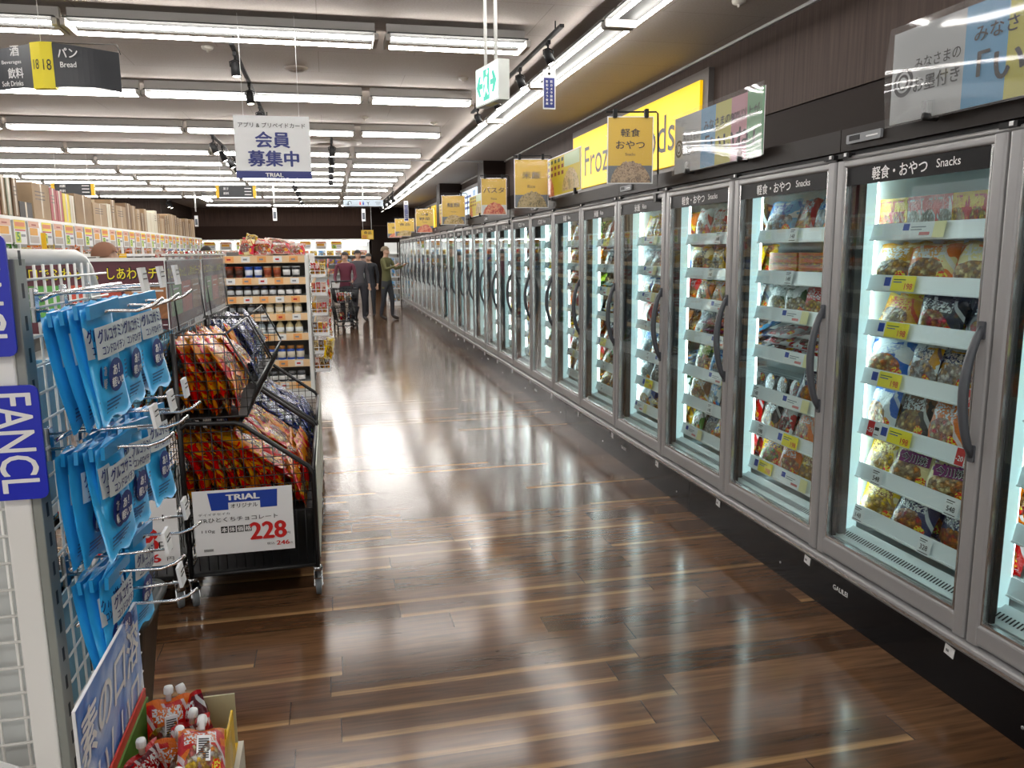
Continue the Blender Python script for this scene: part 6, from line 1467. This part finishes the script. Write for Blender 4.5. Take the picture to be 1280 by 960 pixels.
# ================================================================== PEOPLE
SKIN=mat('skin',(.50,.31,.22),.5)
def person(loc,rz,h,top,bottom,hair,label,pose='stand',longhair=False,shoes='#2a2422',hold=None):
    """one continuous skinned body; clothes are colours of its own faces, hair is a child"""
    k=h/1.70
    arms={'push':((.19,-.02,1.38),(.235,-.10,1.13),(.185,-.34,1.02),(.16,-.40,1.03)),'stand':((.19,0,1.38),(.235,.02,1.12),(.235,-.06,.90),(.23,-.09,.82)),'reach':((.19,-.02,1.38),(.25,-.12,1.18),(.22,-.32,1.25),(.20,-.40,1.29))}[pose]
    P_=[];E=[];Rr=[]
    def a(p,r,par=None):
        P_.append(tuple(c*k for c in p)); Rr.append((r[0]*k,r[1]*k)); 
        if par is not None: E.append((par,len(P_)-1))
        return len(P_)-1
    pel=a((0,0,.95),(.155,.105)); wai=a((0,.0,1.10),(.135,.095),pel); che=a((0,.01,1.27),(.165,.11),wai); shl=a((0,.01,1.39),(.12,.085),che)
    nk=a((0,.005,1.475),(.052,.052),shl); ch=a((0,-.012,1.525),(.062,.066),nk); hd_=a((0,-.008,1.60),(.074,.090),ch); tp=a((0,.005,1.665),(.052,.060),hd_)
    nose=a((0,-.098,1.585),(.010,.012),hd_)
    for s in (-1,1):
        ea=a((s*.078,.0,1.59),(.010,.018),hd_)
        sh_=a((s*.16,.0,1.395),(.058,.058),shl); prev=sh_
        for (q,r) in zip(arms,((.052,.052),(.040,.042),(.030,.028),(.036,.020))): prev=a((s*q[0],q[1],q[2]),r,prev)
        d=Vector(arms[3])-Vector(arms[2]); d=d.normalized()
        for f in range(4):
            b=a((s*(arms[3][0]+(-.024+.016*f)),arms[3][1]+d.y*.035,arms[3][2]+d.z*.035),(.0085,.0085),prev); a((s*(arms[3][0]+(-.024+.016*f)),arms[3][1]+d.y*(.085-.006*abs(f-1.5)),arms[3][2]+d.z*.085-.012),(.007,.007),b)
        b=a((s*(arms[3][0]-.04),arms[3][1]+d.y*.01-.008,arms[3][2]+d.z*.015),(.010,.010),prev); a((s*(arms[3][0]-.048),arms[3][1]+d.y*.045-.012,arms[3][2]+d.z*.045),(.0085,.0085),b)
        hip=a((s*.095,.0,.87),(.098,.098),pel); st_=.10*s if pose!='stand' else .03*s
        kn=a((s*.10,-.02-st_*.6,.50),(.062,.064),hip); an=a((s*.10,.03-st_,.10),(.042,.044),kn); a((s*.105,-.06-st_,.045),(.042,.034),an); a((s*.11,-.14-st_,.035),(.038,.026),len(P_)-1)
    me=bpy.data.meshes.new('person'); me.from_pydata(P_,E,[]); o=bpy.data.objects.new('person',me); COL.objects.link(o)
    md=o.modifiers.new('Skin','SKIN'); md.use_smooth_shade=True; md.branch_smoothing=.3
    for v,r in zip(me.skin_vertices[0].data,Rr): v.radius=r
    for v in me.skin_vertices[0].data: v.use_root=False
    me.skin_vertices[0].data[0].use_root=True
    s2=o.modifiers.new('Sub','SUBSURF'); s2.levels=2; s2.render_levels=2
    bpy.context.view_layer.update(); dg=bpy.context.evaluated_depsgraph_get(); nm=bpy.data.meshes.new_from_object(o.evaluated_get(dg))
    bpy.data.objects.remove(o); nm.name='person'; nm.materials.clear()
    for m_ in (SKIN,hm(top,.8),hm(bottom,.8),hm(shoes,.6)): nm.materials.append(m_)
    wrist=Vector((arms[3][0]*k,arms[3][1]*k,arms[3][2]*k))
    for p in nm.polygons:
        c=p.center; c2=Vector((abs(c.x),c.y,c.z)); z=c.z/k
        if (c2-wrist).length<.085*k and abs(c.x)>.1*k: p.material_index=0
        elif z>1.455: p.material_index=0
        elif z>.93 or (abs(c.x)/k>.165 and z>.75): p.material_index=1
        elif z>.085: p.material_index=2
        else: p.material_index=3
        p.use_smooth=True
    o=put('person',nm,loc,(0,0,rz),label=label,cat='person')
    hb=MB(); n=16; vs=[];fs=[]; HR=hm(hair,.6)
    for j in range(8):
        ph=R(4+ (92 if not longhair else 96)*j/7)
        for i in range(n):
            t_=2*PI*i/n; fr=1.0 if math.sin(t_)>-.25 else .78
            ph2=ph*fr; vs.append((.090*k*math.sin(ph2)*math.cos(t_),(.012+.108*math.sin(ph2)*math.sin(t_))*k,(1.605+.108*math.cos(ph2))*k))
    for j in range(7):
        for i in range(n): fs.append((j*n+i,j*n+(i+1)%n,(j+1)*n+(i+1)%n,(j+1)*n+i))
    fs.append(tuple(range(n))[::-1]); hb.add(vs,fs,HR,True)
    if longhair: hb.lathe([(.05*k,-.20*k),(.085*k,-.12*k),(.088*k,0),(.07*k,.04*k)],HR,(0,.035*k,1.60*k),14)
    put('hair',mesh_of('hair',hb),(0,0,0),parent=o)
    fb=MB()
    for s in (-1,1): fb.lathe([(.009*k,0),(.006*k,-.005*k)],hm('#1a1412'),(s*.032*k,-.086*k,1.607*k),8,'y')
    fb.box((0,-.090*k,1.548*k),(.042*k,.008*k,.008*k),hm('#8a4a40')); put('face_features',mesh_of('face_features',fb),(0,0,0),parent=o)
    return o
person((.36,18.05,0),R(-8),1.62,'#5c2436','#33343a','#241a16','person in a maroon top pushing the dark trolley','push')
person((.68,19.1,0),R(20),1.66,'#4c4a50','#3a3a42','#1c1614','person in grey top walking in the aisle, right of the one in maroon','stand')
person((.98,20.3,0),R(-15),1.58,'#23262c','#2b2e36','#14100e','person in black jacket, standing between the grey and the olive ones','stand')
person((1.34,19.3,0),R(60),1.74,'#5d5c38','#34363c','#6a5c48','person in an olive green top nearest to the far freezers','reach')
person((-1.79,7.25,0),R(120),1.70,'#7a6a5a','#3a3a40','#8a5f48','person with brown hair, only the head above the dark red banner','stand')
person((-2.10,15.2,0),R(60),1.74,'#6f8fc0','#3a3f55','#1a1412','person with dark hair in a light blue top beyond the red trays','stand',longhair=True)
person((-3.1,26.5,0),R(30),1.64,'#a03a3a','#33343a','#2a1f1a','distant person in a red top near the far wall case, left','stand') if False else None

# ================================================================== WORLD + CAMERA
w=bpy.data.worlds.new('hall'); sc.world=w; w.use_nodes=True; w.node_tree.nodes['Background'].inputs[0].default_value=(.50,.49,.47,1); w.node_tree.nodes['Background'].inputs[1].default_value=1.2
cd=bpy.data.cameras.new('camera'); cam=bpy.data.objects.new('camera',cd); COL.objects.link(cam); sc.camera=cam
cd.sensor_width=36; cd.lens=36*992/1280; cd.clip_start=.05; cd.clip_end=100
yaw,pit,rol=R(12.8),R(9.5),R(-.6)
f=Vector((math.sin(yaw)*math.cos(pit),math.cos(yaw)*math.cos(pit),-math.sin(pit))); rt=Vector((math.cos(yaw),-math.sin(yaw),0)); up=rt.cross(f)
rt2=rt*math.cos(rol)+up*math.sin(rol); up2=-rt*math.sin(rol)+up*math.cos(rol)
Mx=Matrix((rt2,up2,-f)).transposed().to_4x4(); Mx.translation=(0,0,1.6); cam.matrix_world=Mx
